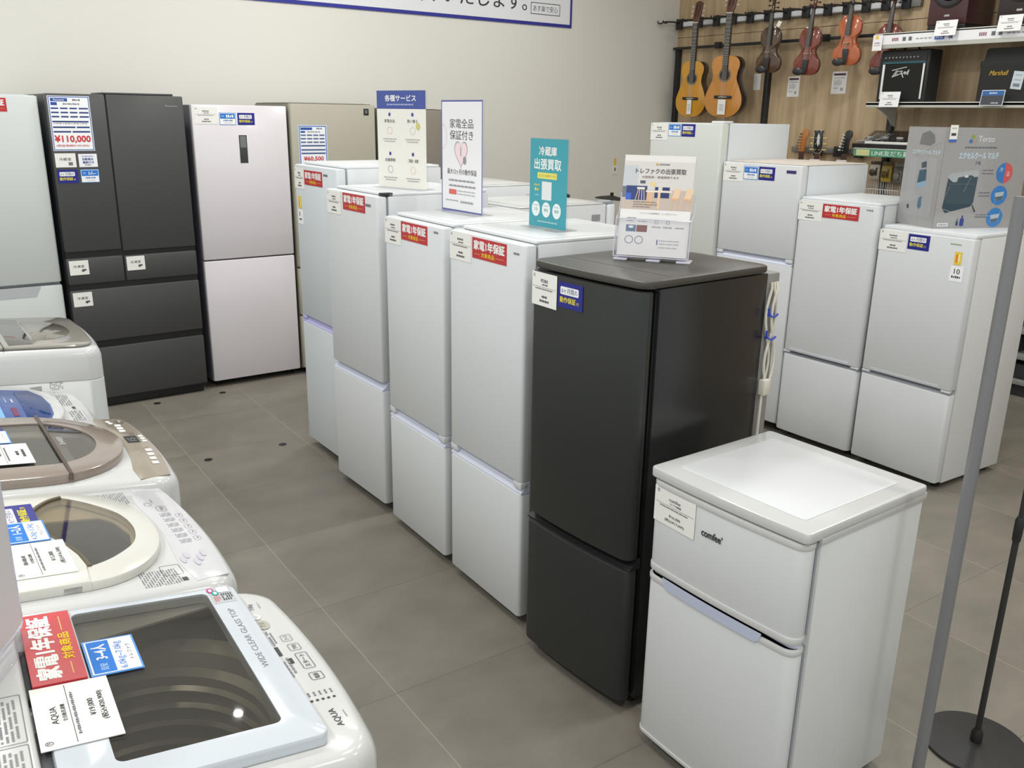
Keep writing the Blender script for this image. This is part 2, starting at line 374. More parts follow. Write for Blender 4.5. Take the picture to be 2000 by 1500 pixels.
def fridge(corner, kind, rot, w, d, h, label, doors, body_m, door_m, door_t=0.05, r=0.014, bow=0.0, feet_m=None, top=0.012, top_m=None, top_y=0.05,
           gask=M_GASK, group=None, body_z=0.035, plate=None, name='refrigerator', body_bev=0.004):
    rz = rad(rot) + (-PI / 2 if kind == 'r' else (PI / 2 if kind == 'b' else 0.0))
    R = Matrix.Rotation(rz, 4, 'Z'); c = R @ Vector((w / 2, d / 2, 0))
    root = thing(name, label, 'refrigerator', Matrix.Translation((corner[0] + c.x, corner[1] + c.y, 0)) @ R, group)
    yf = -d / 2; D = {}
    g = G(); g.box(-w / 2 + 0.002, w / 2 - 0.002, yf + door_t + 0.007, d / 2, body_z, h - (0.0 if top > 0 else 0.002), body_m, body_bev); D['body'] = g.build('body', root)
    for nm, x0, x1, z0, z1 in doors:
        g = door_geo(-w / 2 + x0, -w / 2 + x1, yf, yf + door_t, z0, z1, door_m, r, bow)
        key = nm; base = nm.split(':')[0]
        D[key] = g.build(base, root)
        g = G(); g.box(-w / 2 + x0 + 0.01, -w / 2 + x1 - 0.01, yf + door_t, yf + door_t + 0.007, z0 + 0.008, z1 - 0.008, gask); g.build('gasket', D[key])
    if top > 0:
        g = G(); g.prism(rrect(-w / 2 + 0.004, w / 2 - 0.004, yf + top_y, d / 2 - 0.004, 0.012), h, h + top, top_m or body_m, 0.004)
        g.prism(rrect(-w / 2 + 0.03, w / 2 - 0.03, yf + top_y + 0.03, d / 2 - 0.05, 0.02), h + top, h + top + 0.002, top_m or body_m, 0.002)
        D['top'] = g.build('top_cover', root)
    fm = feet_m or M_BLACKP
    for x in (-w / 2 + 0.05, w / 2 - 0.05):
        for y in (yf + door_t + 0.04, d / 2 - 0.05):
            g = G(); g.lathe([(0.02, 0), (0.02, 0.012), (0.012, 0.014), (0.012, body_z)], fm, 16, TR(x, y, 0)); g.build('foot', root)
    return root, D, yf
def stick(D, key, w, yf, ck, x, z, sw=None, sh=None, bow=0.0, **kw):
    """a card stuck on a door, x from the door front's left edge, z its top edge"""
    P = {'price': ('price_label', 0.15, 0.1, E_price, M_PAPER), 'red': ('warranty_sticker', 0.213, 0.07, E_red, M_REDC),
         'six': ('warranty_sticker', 0.11, 0.072, E_six, M_NAVYC), 'cap': ('capacity_sticker', 0.1, 0.072, E_cap, M_BLUEC)}[ck]
    a, b = sw or P[1], sh or P[2]
    b0, b1 = (bow * (1 - (2 * q / w - 1) ** 2) for q in (x, x + a))
    M = Matrix.Translation((-w / 2 + x, yf - b0 - 0.0004 - bow * (a / w) ** 2, z)) @ Matrix.Rotation(math.atan2(b0 - b1, a), 4, 'Z')
    return card(P[0], D[key], 0, 0, 0, a, b, P[3](a, b, **kw), P[4], M=M)
def logo(D, key, w, yf, x0, z0, x1, z1, s=None, col=(120, 124, 130), bow=0.0, name='brand_logo', bold=0.015, n=8):
    g = G(); xm = ((x0 + x1) / w - 1); M = Matrix.Translation((-w / 2, yf - bow * (1 - xm * xm) - 0.0008, 0)) @ RX90
    if s: g.text(s, x0, z0, x1, z1, ink(col), M, bold, 4)
    else:
        st = (x1 - x0) / n
        for i in range(n): g.flat([(x0 + st * i, z0), (x0 + st * (i + .7), z0), (x0 + st * (i + .7), z1), (x0 + st * i, z1)], ink(col), 0, M)
    return g.build(name, D[key], recalc=False)
ROW = 'white refrigerators in the row facing the aisle'
# -- rearmost of the white row
w, h = 0.5, 1.499
root, D, yf = fridge((1.755, 4.339), 'r', 0, w, 0.56, h, 'white refrigerator with lilac handle strip, rearmost of the row facing the aisle', [('upper_door', 0, w, 0.732, h), ('lower_door', 0, w, 0.045, 0.695)], M_WHITE, M_COOL, group=ROW)
channel(root, -w / 2, w / 2, yf, 0.695, 0.732, M_LILAC, 0.03)
stick(D, 'upper_door', w, yf, 'price', 0.006, 1.484, 0.116, 0.102); stick(D, 'upper_door', w, yf, 'red', 0.126, 1.477)
logo(D, 'upper_door', w, yf, 0.353, 1.459, 0.403, 1.470)
def small_tag(D, key, w, yf, x, z, sw, label, num=True):
    card('energy_tag', D[key], -w / 2 + x, yf - 0.0004, z, sw, 0.06, [('r', 0, 0, sw, 0.06, (232, 205, 70)), ('r', sw * .2, .012, sw * .45, .05, (225, 120, 50)), ('r', sw * .6, .01, sw * .75, .045, (245, 240, 225))], ink((232, 205, 70)), label='yellow upper tag')
    card('energy_tag', D[key], -w / 2 + x - 0.012, yf - 0.0004, z - 0.066, sw + 0.03, 0.072, ([('t', '10', .02, .012, .048, .036, INK), ('g', .01, .045, .055, .055, 5, INK)] if num else [('r', .018, .012, .026, .034, INK), ('g', .012, .044, .045, .054, 3, INK)]), ink((242, 242, 244)), label='white lower tag')
small_tag(D, 'upper_door', w, yf, 0.036, 1.345, 0.034, '', False)
# -- second
w, h = 0.492, 1.420
root, D, yf = fridge((1.679, 3.798), 'r', 0.6, w, 0.56, h, 'white refrigerator carrying the blue-headed services sign', [('upper_door', 0, w, 0.622, h), ('lower_door', 0, w, 0.045, 0.583)], M_WHITE, M_WHITE2, group=ROW)
channel(root, -w / 2 + .002, w / 2 - .002, yf, 0.583, 0.622, M_LAV, 0.04, ends=0)
stick(D, 'upper_door', w, yf, 'price', 0.016, 1.416, 0.14, 0.1); stick(D, 'upper_door', w, yf, 'red', 0.178, 1.416, 0.21, 0.072)
logo(D, 'upper_door', w, yf, 0.392, 1.374, 0.442, 1.386)
g = G(); g.box(w / 2 - 0.04, w / 2 - 0.004, yf + 0.03, yf + 0.08, h, h + 0.014, M_BLACKP, 0.003); g.build('hinge_cover', root)
# -- third
w, h = 0.473, 1.355
root, D, yf = fridge((1.671, 3.215), 'r', -1.84, w, 0.56, h, 'white refrigerator carrying the blue-bordered warranty sign with a heart', [('upper_door', 0, w, 0.552, h), ('lower_door', 0, w, 0.04, 0.508)], M_WHITE, M_WHITE, group=ROW)
channel(root, -w / 2, w / 2, yf, 0.508, 0.552, M_LAV, 0.034, end_m=M_WHITE)
stick(D, 'upper_door', w, yf, 'price', 0.004, 1.351, 0.142); stick(D, 'upper_door', w, yf, 'red', 0.149, 1.349)
logo(D, 'upper_door', w, yf, 0.411, 1.331, 0.445, 1.339, n=5)
# -- fourth
w, h = 0.474, 1.360
root, D, yf = fridge((1.650, 2.683), 'r', -1.86, w, 0.56, h, 'white refrigerator beside the black one, carrying the teal sign', [('upper_door', 0, w, 0.556, h), ('lower_door', 0, w, 0.04, 0.514)], M_WHITE, M_WHITE, group=ROW)
channel(root, -w / 2, w / 2, yf, 0.514, 0.556, M_LAV, 0.034, end_m=M_WHITE)
stick(D, 'upper_door', w, yf, 'price', 0.006, 1.358, 0.145, 0.098); stick(D, 'upper_door', w, yf, 'red', 0.159, 1.352)
logo(D, 'upper_door', w, yf, 0.412, 1.326, 0.446, 1.333, n=6)
# -- black
w, d, h = 0.476, 0.526, 1.315
M_BLK = mat('matt_black_steel', (44, 46, 45), rough=0.38, spec=0.4, bump=0.05, bscale=900); M_BLK2 = mat('black_side_steel', (37, 37, 37), rough=0.22, spec=0.4)
M_BTOP = mat('black_top_plate', (66, 63, 58), rough=0.40, spec=0.5, bump=0.04, bscale=800)
root, D, yf = fridge((1.587, 2.115), 'r', 2.21, w, d, h, 'matt black two-door refrigerator with the leaflet holder on top', [('upper_door', 0.002, w - 0.002, 0.520, h - 0.006), ('lower_door', 0.002, w - 0.002, 0.045, 0.488)], M_BLK2, M_BLK, 0.055, 0.03, 0.012, top=0, gask=M_BLACKP)
g = G(); g.prism(rrect(-w / 2, w / 2, yf + 0.004, d / 2 + 0.012, 0.035, 6, 0.012), h, h + 0.022, M_BTOP, 0.006); g.box(-w / 2 + .03, w / 2 - .03, yf + .125, yf + .128, h + .0215, h + .0223, M_BLACKP); g.build('top_cover', root)
channel(root, -w / 2 + .004, w / 2 - .004, yf + 0.004, 0.488, 0.520, M_BLACKP, 0.04, ends=0)
M_GREYB = mat('grey_back_panel', (132, 132, 129), rough=0.45)
g = G(); g.box(-w / 2 + .03, w / 2 - .004, d / 2 + 0.001, d / 2 + 0.062, 0.06, h - 0.004, M_GREYB, 0.006); o = g.build('back_panel', root); o['label'] = 'grey back panel'
stick(D, 'upper_door', w, yf, 'price', 0.015, h + .002 - .012, 0.124, 0.1, bow=0.0122, brand='MITSUBISHI'); stick(D, 'upper_door', w, yf, 'six', 0.145, 1.293, 0.108, 0.074, bow=0.0122)
g = G(); xs = w / 2 - .004; yb = d / 2 + .028
for k in range(3):
    pts = [(xs + 0.006, yb + 0.012 * k - .012, h - 0.03)]
    for i in range(13):
        a = i / 12.0; pts.append((xs + 0.008 + 0.003 * k, yb - .012 + 0.010 * k + 0.017 * math.sin(a * PI * 2) * (1 if k % 2 else -1), h - 0.05 - 0.30 * a))
    g.tube(pts, 0.0042, mat('cream_cord', (214, 209, 196), rough=0.5), 8)
g.tube([(xs + .010, yb - .01, h - .33), (xs + .012, yb - .016, h - .36), (xs + .012, yb - .02, h - .55), (xs + .010, yb - .022, h - .8), (xs + .006, yb - .02, .25)], 0.0042, mat('cream_cord', (214, 209, 196)), 8)
co = g.build('power_cord', root)
g = G(); g.box(xs + .002, xs + .026, yb - .026, yb + .006, h - .38, h - .33, mat('cream_cord', (214, 209, 196)), .004); g.build('plug', co)
for z in (h - .13, h - .20):
    g = G(); g.tube([(xs + .011 + .013 * math.cos(a), yb + .018 * math.sin(a), z + .004 * math.sin(3 * a)) for a in [2 * PI * i / 14 for i in range(14)]], 0.0028, mat('blue_twist_tie', (40, 70, 190)), 6, closed=True)
    g.tube([(xs + .014, yb - .022, z), (xs + .016, yb - .028, z + .025)], 0.003, mat('blue_twist_tie', (40, 70, 190)), 6); g.build('cable_tie', co)
# -- small white one in front
w, d, h = 0.482, 0.492, 0.838
root, D, yf = fridge((1.578, 1.538), 'r', 0.74, w, d, h, 'small waist-high white two-door refrigerator nearest the camera', [('freezer_door', 0, w, 0.571, h - 0.006), ('lower_door', 0, w, 0.045, 0.556)], M_SIDE, M_WHITE2, 0.055, 0.028, 0.010, top=0)
g = G(); g.prism(rrect(-w / 2 - .006, w / 2 + .006, yf - .004, d / 2, 0.012, 4, 0.009), h, h + 0.027, M_PLASTW, 0.004)
g.prism(rrect(-w / 2 + .045, w / 2 - .045, yf + .05, d / 2 - .05, 0.012), h + .0268, h + 0.0285, M_WHITE2, 0.0015)
for y0, y1 in ((yf + .05, d / 2),): g.box(w / 2 - .004, w / 2 + .006, y0, y1, h - .012, h + .008, M_PLASTW, .002); g.box(-w / 2 - .006, -w / 2 + .004, y0, y1, h - .012, h + .008, M_PLASTW, .002)
g.build('top_cover', root)
for key, z0, z1, nm in (('freezer_door', .571, .590, 'trim_strip'), ('lower_door', .540, .556, 'trim_strip'), ('freezer_door', h - .022, h - .005, 'trim_strip'), ('lower_door', .045, .058, 'trim_strip')):
    g = G(); g.prism(rrect(-w / 2 - .0015, w / 2 + .0015, yf - .0025, yf + .056, 0.028, 5, 0.0105), z0, z1, M_PLASTW, 0.003); g.build(nm, D[key])
g = G(); g.prism(rrect(-w / 2 + .006, w / 2 - .006, yf + .012, yf + .05, 0.02), .556, .571, M_LAV); g.build('door_gap_trim', root)
g = G(); hx0, hx1 = -w / 2 + .066, -w / 2 + .396
arc = [(hx0 + .014, .528), (hx1 - .014, .528)]
hp = [(hx0, .5665), (hx0 + .006, .545), (hx0 + .02, .536), (hx1 - .02, .536), (hx1 - .006, .545), (hx1, .5665)]
def bowy(x): return yf - .0108 * (1 - (2 * x / w) ** 2)
pts = []
for (xa, za), (xb, zb) in zip(hp, hp[1:]):
    for i in range(8): pts.append((xa + (xb - xa) * i / 8, za + (zb - za) * i / 8))
pts.append(hp[-1])
for i in range(len(pts) - 1):
    (xa, za), (xb, zb) = pts[i], pts[i + 1]
    g.quad([(xa, bowy(xa) - .0032, za), (xb, bowy(xb) - .0032, zb), (xb, bowy(xb) - .0022, .5665), (xa, bowy(xa) - .0022, .5665)], mat('blue_grey_grip', (186, 193, 214), rough=.35))
g.build('grip_recess', D['lower_door'], recalc=False)
stick(D, 'freezer_door', w, yf, 'price', 0.015, 0.820, 0.15, 0.1, bow=0.0104, brand='comfee', kind='2ドア冷蔵庫', price='¥16,000', tax='(税込¥17,600)')
logo(D, 'freezer_door', w, yf, 0.189, 0.745, 0.256, 0.764, 'comfee’', (60, 62, 66), bow=0.011, bold=0.03)

# -- right-hand group
RG = 'white refrigerators standing in front of the guitar wall'
w, d, h = 0.486, 0.575, 1.242
root, D, yf = fridge((4.052, 2.514), 'r', -2.4, w, d, h, 'white refrigerator with the grey cooler carton on top', [('upper_door', 0, w, 0.521, h), ('lower_door', 0, w, 0.045, 0.500)], M_SIDE, M_WHITE2, 0.06, top=0.018, top_m=M_WHITE, top_y=0.02, group=RG)
channel(root, -w / 2 + .002, w / 2 - .002, yf, 0.500, 0.521, M_GASK, 0.03, end_m=M_WHITE2)
g = G(); g.box(-w / 2 + .05, w / 2 - .06, yf - .0012, yf + .01, .524, .540, mat('pale_grey_trim', (196, 199, 204), rough=.4), .002); g.build('grip_strip', D['upper_door'])
stick(D, 'upper_door', w, yf, 'price', 0.004, 1.240); stick(D, 'upper_door', w, yf, 'six', 0.160, 1.234, 0.112, 0.072)
logo(D, 'upper_door', w, yf, 0.375, 1.209, 0.43, 1.215, col=(130, 160, 90), n=10); small_tag(D, 'upper_door', w, yf, 0.405, 1.180, 0.034, '')
w, d, h = 0.479, 0.55, 1.345
root, D, yf = fridge((4.055, 3.013), 'r', 0, w, d, h, 'white refrigerator with the red warranty sticker, left of the cooler carton', [('upper_door', 0, w, 0.513, h), ('lower_door', 0, w, 0.045, 0.492)], M_SIDE, M_WHITE2, 0.055, 0.025, 0.006, top=0.012, top_m=M_WHITE, top_y=0.015, group=RG)
channel(root, -w / 2 + .002, w / 2 - .002, yf, 0.492, 0.513, M_GASK, 0.03, end_m=M_WHITE2)
g = G(); g.box(-w / 2 + .05, w / 2 - .06, yf - .008, yf + .01, .516, .531, mat('pale_grey_trim', (196, 199, 204), rough=.4), .002); g.build('grip_strip', D['upper_door'])
stick(D, 'upper_door', w, yf, 'price', 0.006, 1.338, bow=.005); stick(D, 'upper_door', w, yf, 'red', 0.160, 1.333, bow=.0062)
logo(D, 'upper_door', w, yf, 0.412, 1.318, 0.45, 1.326, bow=.006, n=4)
w, d, h = 0.546, 0.61, 1.513
root, D, yf = fridge((4.059, 3.566), 'r', 0.2, w, d, h, 'white refrigerator with a violet badge, second from the back of its group', [('upper_door', 0, w, 1.011, h), ('lower_door', 0, w, 0.06, 0.975)], M_COOL, M_WHITE2, 0.06, 0.012, top=0.006, top_m=mat('beige_top', (205, 196, 186)), group=RG)
channel(root, -w / 2 + .002, w / 2 - .002, yf, 0.975, 1.011, M_LAV, 0.03, end_m=M_WHITE)
stick(D, 'upper_door', w, yf, 'price', 0.008, 1.508, 0.148); stick(D, 'upper_door', w, yf, 'cap', 0.158, 1.496); stick(D, 'upper_door', w, yf, 'six', 0.264, 1.498)
g = G(); g.box(-w / 2 + .451, -w / 2 + .513, yf - .002, yf, 1.472, 1.488, mat('violet_badge', (62, 50, 110), rough=.3)); g.build('badge', D['upper_door'])
w, d, h = 0.580, 0.612, 1.725
root, D, yf = fridge((4.029, 4.150), 'r', 0, w, d, h, 'tall white refrigerator nearest the two hanging guitars', [('upper_door', 0, w, 0.66, h - .004), ('lower_door', 0, w, 0.06, 0.62)], M_COOL, mat('greenish_white_enamel', (208, 211, 205), rough=.42), 0.065, 0.012, top=0.0, group=RG)
channel(root, -w / 2 + .002, w / 2 - .002, yf, 0.62, 0.66, M_LAV, 0.03)
g = G(); g.box(w / 2 - .10, w / 2 - .004, yf + .02, yf + .10, h - .004, h + .012, M_WHITE, .004); g.build('hinge_cover', root)
stick(D, 'upper_door', w, yf, 'price', 0.004, 1.718, 0.148); stick(D, 'upper_door', w, yf, 'cap', 0.157, 1.716, .104); stick(D, 'upper_door', w, yf, 'six', 0.266, 1.716)

# -- second row, back to back with the aisle row (doors face right)
MG = 'white refrigerators standing back to back with the aisle row'
for (cx, cy, w, d, h, lb) in [(2.90, 3.19, 0.50, 0.58, 1.352, 'white refrigerator behind the teal sign, door facing right'), (2.92, 3.74, 0.50, 0.56, 1.402, 'white refrigerator with rounded door edge behind the warranty sign, door facing right')]:
    root, D, yf = fridge((cx, cy), 'b', 0, w, d, h, lb, [('upper_door', 0, w, 0.55, h - .002), ('lower_door', 0, w, 0.045, 0.52)], M_WHITE, M_WHITE, 0.055, 0.02, 0.01, top=0.008, top_m=M_PLASTW, top_y=0.075, gask=M_DARK, group=MG)
    channel(root, -w / 2 + .002, w / 2 - .002, yf, 0.52, 0.55, M_LAV, 0.03)
    g = G(); g.box(-w / 2 - .001, -w / 2 + .001, yf + .10, yf + .15, h - .075, h - .045, mat('grey_print', (150, 152, 156))); g.build('side_label', root)
    g = G(); g.box(-w / 2 + .01, -w / 2 + .05, yf + .01, yf + .09, h - .002, h + .014, M_GASK, .004); g.build('hinge_cover', root)

# -- along the back wall
w, h = 0.62, 1.81
root, D, yf = fridge((0.20, 5.60), 'k', 0, w, 0.62, h, 'pale grey-white refrigerator cut off by the left picture edge', [('upper_door', 0, w, 0.79, h), ('lower_door', 0, w, 0.05, 0.772)], M_COOL, mat('pale_grey_steel', (204, 209, 208), rough=.35, bump=.05, bscale=700), top=0.004)
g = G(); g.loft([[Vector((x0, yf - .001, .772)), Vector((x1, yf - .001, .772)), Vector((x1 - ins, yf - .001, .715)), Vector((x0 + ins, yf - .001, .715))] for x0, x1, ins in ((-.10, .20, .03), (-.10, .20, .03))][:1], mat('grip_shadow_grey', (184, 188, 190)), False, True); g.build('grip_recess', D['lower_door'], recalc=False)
stick(D, 'upper_door', w, yf, 'red', .462 - .20, 1.797, .205)
w, d, h = 0.741, 0.66, 1.826
M_K1 = mat('charcoal_glass_steel', (72, 72, 72), rough=0.33, spec=0.45, noise=.05, nscale=300); M_K1B = mat('charcoal_body', (58, 60, 64), rough=0.35)
root, D, yf = fridge((0.849, 5.568), 'k', 0.78, w, d, h, 'dark grey six-door refrigerator against the back wall', [('left_door', .003, .308, .957, h), ('right_door', .315, .739, .945, h), ('freezer_drawer', .003, .309, .768, .920), ('freezer_drawer:2', .318, .739, .768, .917), ('freezer_drawer:3', .003, .739, .420, .733), ('vegetable_drawer', .003, .739, .062, .378)],
                     M_K1B, M_K1, 0.05, 0.006, top=0.0, gask=M_BLACKP, body_z=0.03)
g = G(); g.box(-w / 2 + .004, w / 2 - .004, yf + .012, yf + .06, .05, h - .02, M_BLACKP); g.build('recess_frame', root)
g = G(); g.box(-w / 2 + .02, w / 2 - .02, yf + .03, yf + .07, .004, .05, M_BLACKP, .004); g.build('kick_plate', root)
g = G(); g.box(-w / 2 + .30, w / 2 - .05, yf + .02, yf + .3, h, h + .012, M_K1B, .004); g.build('hinge_cover', root)
E = [('r', .004, .004, .209, .289, (60, 90, 160)), ('r', .008, .008, .205, .285, (242, 244, 246)), ('r', .014, .012, .10, .030, (50, 85, 165)), ('t', 'Panasonic', .03, .016, .085, .026, WHITE), ('g', .125, .016, .165, .026, 4, (90, 90, 100)), ('r', .014, .034, .046, .050, (50, 85, 165)), ('g', .075, .038, .16, .047, 10, (110, 110, 118))]
for k, yy in enumerate((.062, .084, .106)):
    for i in range(4): E.append(('r', .012 + i * .047, yy, .012 + i * .047 + (.038 if i < 3 else .048), yy + .008, (56, 72, 130)))
E += [('r', .012, .132, .196, .140, (50, 66, 124)), ('g', .015, .144, .19, .148, 12, (130, 130, 136)), ('r', .012, .162, .125, .170, (50, 66, 124)), ('r', .132, .162, .198, .170, (50, 66, 124)), ('r', .012, .186, .10, .194, (50, 66, 124)), ('r', .108, .186, .198, .194, (50, 66, 124)),
      ('t', '¥110,000', .014, .210, .196, .250, (205, 60, 66), .03), ('t', '(税抜価格¥100,000)', .018, .258, .185, .272, (205, 80, 84))]
card('price_poster', D['left_door'], -w / 2 + .013, yf - .0004, 1.814, .213, .293, E, ink((225, 232, 244)))
card('compartment_label', D['left_door'], -w / 2 + .014, yf - .0004, 1.508, .106, .076, [('t', '冷蔵室', .02, .024, .082, .040, INK), ('p', [(.066, .048), (.088, .048), (.088, .066), (.066, .066)], (120, 120, 120))])
card('feature_sticker', D['left_door'], -w / 2 + .134, yf - .0004, 1.504, .097, .072, [('g', .018, .010, .08, .016, 8, (120, 130, 170)), ('t', '自動製氷', .02, .022, .078, .036, (45, 70, 150), .02), ('t', '機能付き', .02, .040, .078, .053, (45, 70, 150), .02), ('g', .03, .058, .065, .063, 5, INK)], ink((238, 241, 246)))
card('warranty_sticker', D['left_door'], -w / 2 + .016, yf - .0004, 1.419, .106, .073, E_six(.106, .073), M_NAVYC)
card('capacity_sticker', D['left_door'], -w / 2 + .135, yf - .0004, 1.419, .097, .073, E_cap(.097, .073, '3人~'), M_BLUEC)
for key, x, z in (('freezer_drawer', .014, .908), ('freezer_drawer:2', .327, .910), ('freezer_drawer:3', .013, .722)):
    card('compartment_label', D[key], -w / 2 + x, yf - .0004, z, .103, .083, [('t', '冷凍室', .02, .026, .080, .042, INK), ('p', [(.062, .062), (.066, .052), (.086, .050), (.09, .060), (.078, .060), (.076, .068)], (80, 80, 84))])
logo(D, 'right_door', w, yf, .635, 1.766, .705, 1.776, 'Panasonic', (170, 172, 176))
w, d, h = 0.598, 0.62, 1.783
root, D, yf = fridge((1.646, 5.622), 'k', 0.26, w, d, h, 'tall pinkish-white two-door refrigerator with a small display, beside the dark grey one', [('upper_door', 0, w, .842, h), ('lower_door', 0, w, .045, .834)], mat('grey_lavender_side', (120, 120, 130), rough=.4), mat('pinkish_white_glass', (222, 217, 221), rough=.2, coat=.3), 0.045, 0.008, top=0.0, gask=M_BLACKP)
stick(D, 'upper_door', w, yf, 'price', .014, 1.770, .14); stick(D, 'upper_door', w, yf, 'cap', .165, 1.738, .102); stick(D, 'upper_door', w, yf, 'six', .278, 1.738, .108)
g = G(); g.box(-w / 2 + .278, -w / 2 + .328, yf - .001, yf, 1.436, 1.605, mat('dark_display', (54, 56, 56), rough=.08)); o = g.build('display_panel', D['upper_door'])
g = G(); g.box(-w / 2 + .284, -w / 2 + .322, yf - .0016, yf - .001, 1.53, 1.60, mat('smoked_display', (112, 116, 114), rough=.1)); g.build('display_screen', o)
w, d, h = 0.60, 0.64, 1.800
M_K3 = mat('champagne_steel', (172, 168, 152), rough=.35, noise=.04, nscale=200)
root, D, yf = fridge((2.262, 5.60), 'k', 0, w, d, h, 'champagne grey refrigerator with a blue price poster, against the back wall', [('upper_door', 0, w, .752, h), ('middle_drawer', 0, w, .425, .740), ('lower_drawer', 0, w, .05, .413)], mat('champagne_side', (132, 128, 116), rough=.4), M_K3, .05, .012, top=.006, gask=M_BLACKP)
E = [('r', .004, .004, .192, .276, (70, 105, 185)), ('r', .010, .010, .186, .270, (238, 242, 246)), ('r', .014, .014, .095, .030, (50, 85, 165)), ('g', .125, .016, .165, .026, 4, (90, 90, 100)), ('r', .014, .036, .046, .048, (50, 85, 165)), ('g', .06, .038, .15, .046, 10, (120, 120, 128))]
for k, yy in enumerate((.058, .080, .102)):
    for i in range(4): E.append(('r', .014 + i * .043, yy, .014 + i * .043 + .036, yy + .009, (92, 104, 146)))
for yy in (.124, .150, .172): E.append(('r', .014, yy, .182, yy + .009, (80, 94, 144)))
E += [('t', '¥60,500', .03, .196, .166, .226, (205, 60, 66), .03), ('g', .04, .24, .16, .25, 9, (210, 100, 104))]
card('price_poster', D['upper_door'], -w / 2 + .045, yf - .0004, 1.668, .197, .28, E, ink((225, 232, 244)))
g = G(); g.box(-w / 2 + .513, -w / 2 + .550, yf - .002, yf, 1.735, 1.777, M_BLACKP, .001); o = g.build('badge', D['upper_door'])
g = G(); g.box(-w / 2 + .524, -w / 2 + .540, yf - .0026, yf - .002, 1.745, 1.768, mat('badge_grey', (110, 112, 112))); g.build('badge_print', o)
w, d, h = 0.54, 0.64, 1.775
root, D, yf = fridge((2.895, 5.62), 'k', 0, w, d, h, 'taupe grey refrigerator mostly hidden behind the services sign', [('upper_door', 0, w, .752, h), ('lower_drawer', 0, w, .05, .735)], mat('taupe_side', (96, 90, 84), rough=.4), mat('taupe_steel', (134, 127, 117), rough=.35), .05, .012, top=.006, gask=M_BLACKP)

# ------------------------------------------------------------------ washing machines
# local frame: x along the row (to the right of someone standing in the aisle), y into the depth, front at -d/2
def washer(fx, cy, rot, w, d, zf, slope, label, cab_m, top_m, hole=None, tub_m=None, bow=0.02, rc=0.055):
    rz = PI / 2 + rad(rot); R = Matrix.Rotation(rz, 4, 'Z'); c = R @ Vector((0, d / 2, 0))
    root = thing('washing_machine', label, 'washing machine', Matrix.Translation((fx + c.x, cy + c.y, 0)) @ R, 'top-loading washing machines along the aisle')
    yf = -d / 2; a = math.atan(slope)
    cont = rrect(-w / 2, w / 2, yf, d / 2, rc, 7, bow)
    def zt(y): return zf + (y - yf) * slope
    def ring(o, dz): return [Vector((x * (1 - 2 * o / w), y * (1 - 2 * o / d), zt(y * (1 - 2 * o / d)) + dz)) for x, y in cont]
    g = G(); g.loft([[Vector((x * .97, y * .97, 0.03)) for x, y in cont], [Vector((x, y, 0.05)) for x, y in cont], ring(0, -0.115), ring(0.002, -0.112)], cab_m, True, not hole); g.build('cabinet', root)
    for x in (-w / 2 + .07, w / 2 - .07):
        for y in (yf + .07, d / 2 - .07):
            f = G(); f.lathe([(.022, 0), (.022, .02), (.016, .022), (.016, .035)], M_BLACKP, 16, TR(x, y, 0)); f.build('foot', root)
    g = G(); rings = [ring(0.003, -0.112), ring(0.0, -0.109), ring(0, -0.030), ring(0.004, -0.014), ring(0.011, -0.004), ring(0.020, 0)]
    if hole:
        cx, cyy = sum(p[0] for p in hole) / len(hole), sum(p[1] for p in hole) / len(hole) + yf
        hp = [(x, y + yf) for x, y in hole]
        angs = [math.atan2(p.y - cyy, p.x - cx) for p in rings[-1]]
        hr = radial(hp, (cx, cyy), angs)
        rings += [[Vector((x, y, zt(y))) for x, y in hr], [Vector((x, y, zt(y) - .004)) for x, y in hr]]
        g.loft(rings, top_m, False, False); g.build('top_frame', root)
        t = G(); t.loft([[Vector((x, y, zt(y) - .0035)) for x, y in hr], [Vector((cx + (x - cx) * 1.08, cyy + (y - cyy) * 1.08, zt(y) - .035)) for x, y in hr]], mat('dark_tub_collar', (112, 107, 98), rough=.5), False, False); prof = [(.262, -.04), (.235, -.05), (.225, -.075), (.208, -.082), (.208, -.10), (.200, -.106), (.208, -.112), (.208, -.135), (.200, -.141), (.208, -.147), (.208, -.17), (.200, -.176), (.208, -.182), (.208, -.21), (.200, -.216), (.208, -.222), (.208, -.45), (.10, -.48), (.0, -.46)]
        t.lathe([(r_ * min(1, w / .56), z) for r_, z in prof], tub_m or M_STEEL, 48, Matrix.Translation((cx * .5, 0.0, zf)), False, True); t.build('wash_tub', root)
    else:
        g.loft(rings, top_m); g.build('top_frame', root)
    T = Matrix.Translation((0, yf, zf)) @ Matrix.Rotation(a, 4, 'X')      # tilted top: (u, v, n)
    return root, T
def plate(root, T, poly, n0, n1, m, name, bev=0.004, parent=None, tm=None):
    g = G(); g.prism(poly, n0, n1, m, bev, M=T, top_m=tm); return g.build(name, parent or root)
def pane(root, T, poly, n, m, name, thick=.003):
    g = G(); g.prism(poly, n, n + thick, m, M=T); return g.build(name, root)
def dshape(u0, u1, v_tip, v_sh, v_back, n=24, p=2.0):
    """front half super-ellipse, straight sides, open back edge; counter-clockwise"""
    um = (u0 + u1) / 2; hu = (u1 - u0) / 2; pts = []
    for i in range(n + 1):
        t = PI + PI * i / n; c, s_ = math.cos(t), math.sin(t)
        pts.append((um + hu * math.copysign(abs(c) ** (2 / p), c), v_sh + (v_sh - v_tip) * math.copysign(abs(s_) ** (2 / p), s_)))
    pts += [(u1, v_back), (u0, v_back)]
    return pts
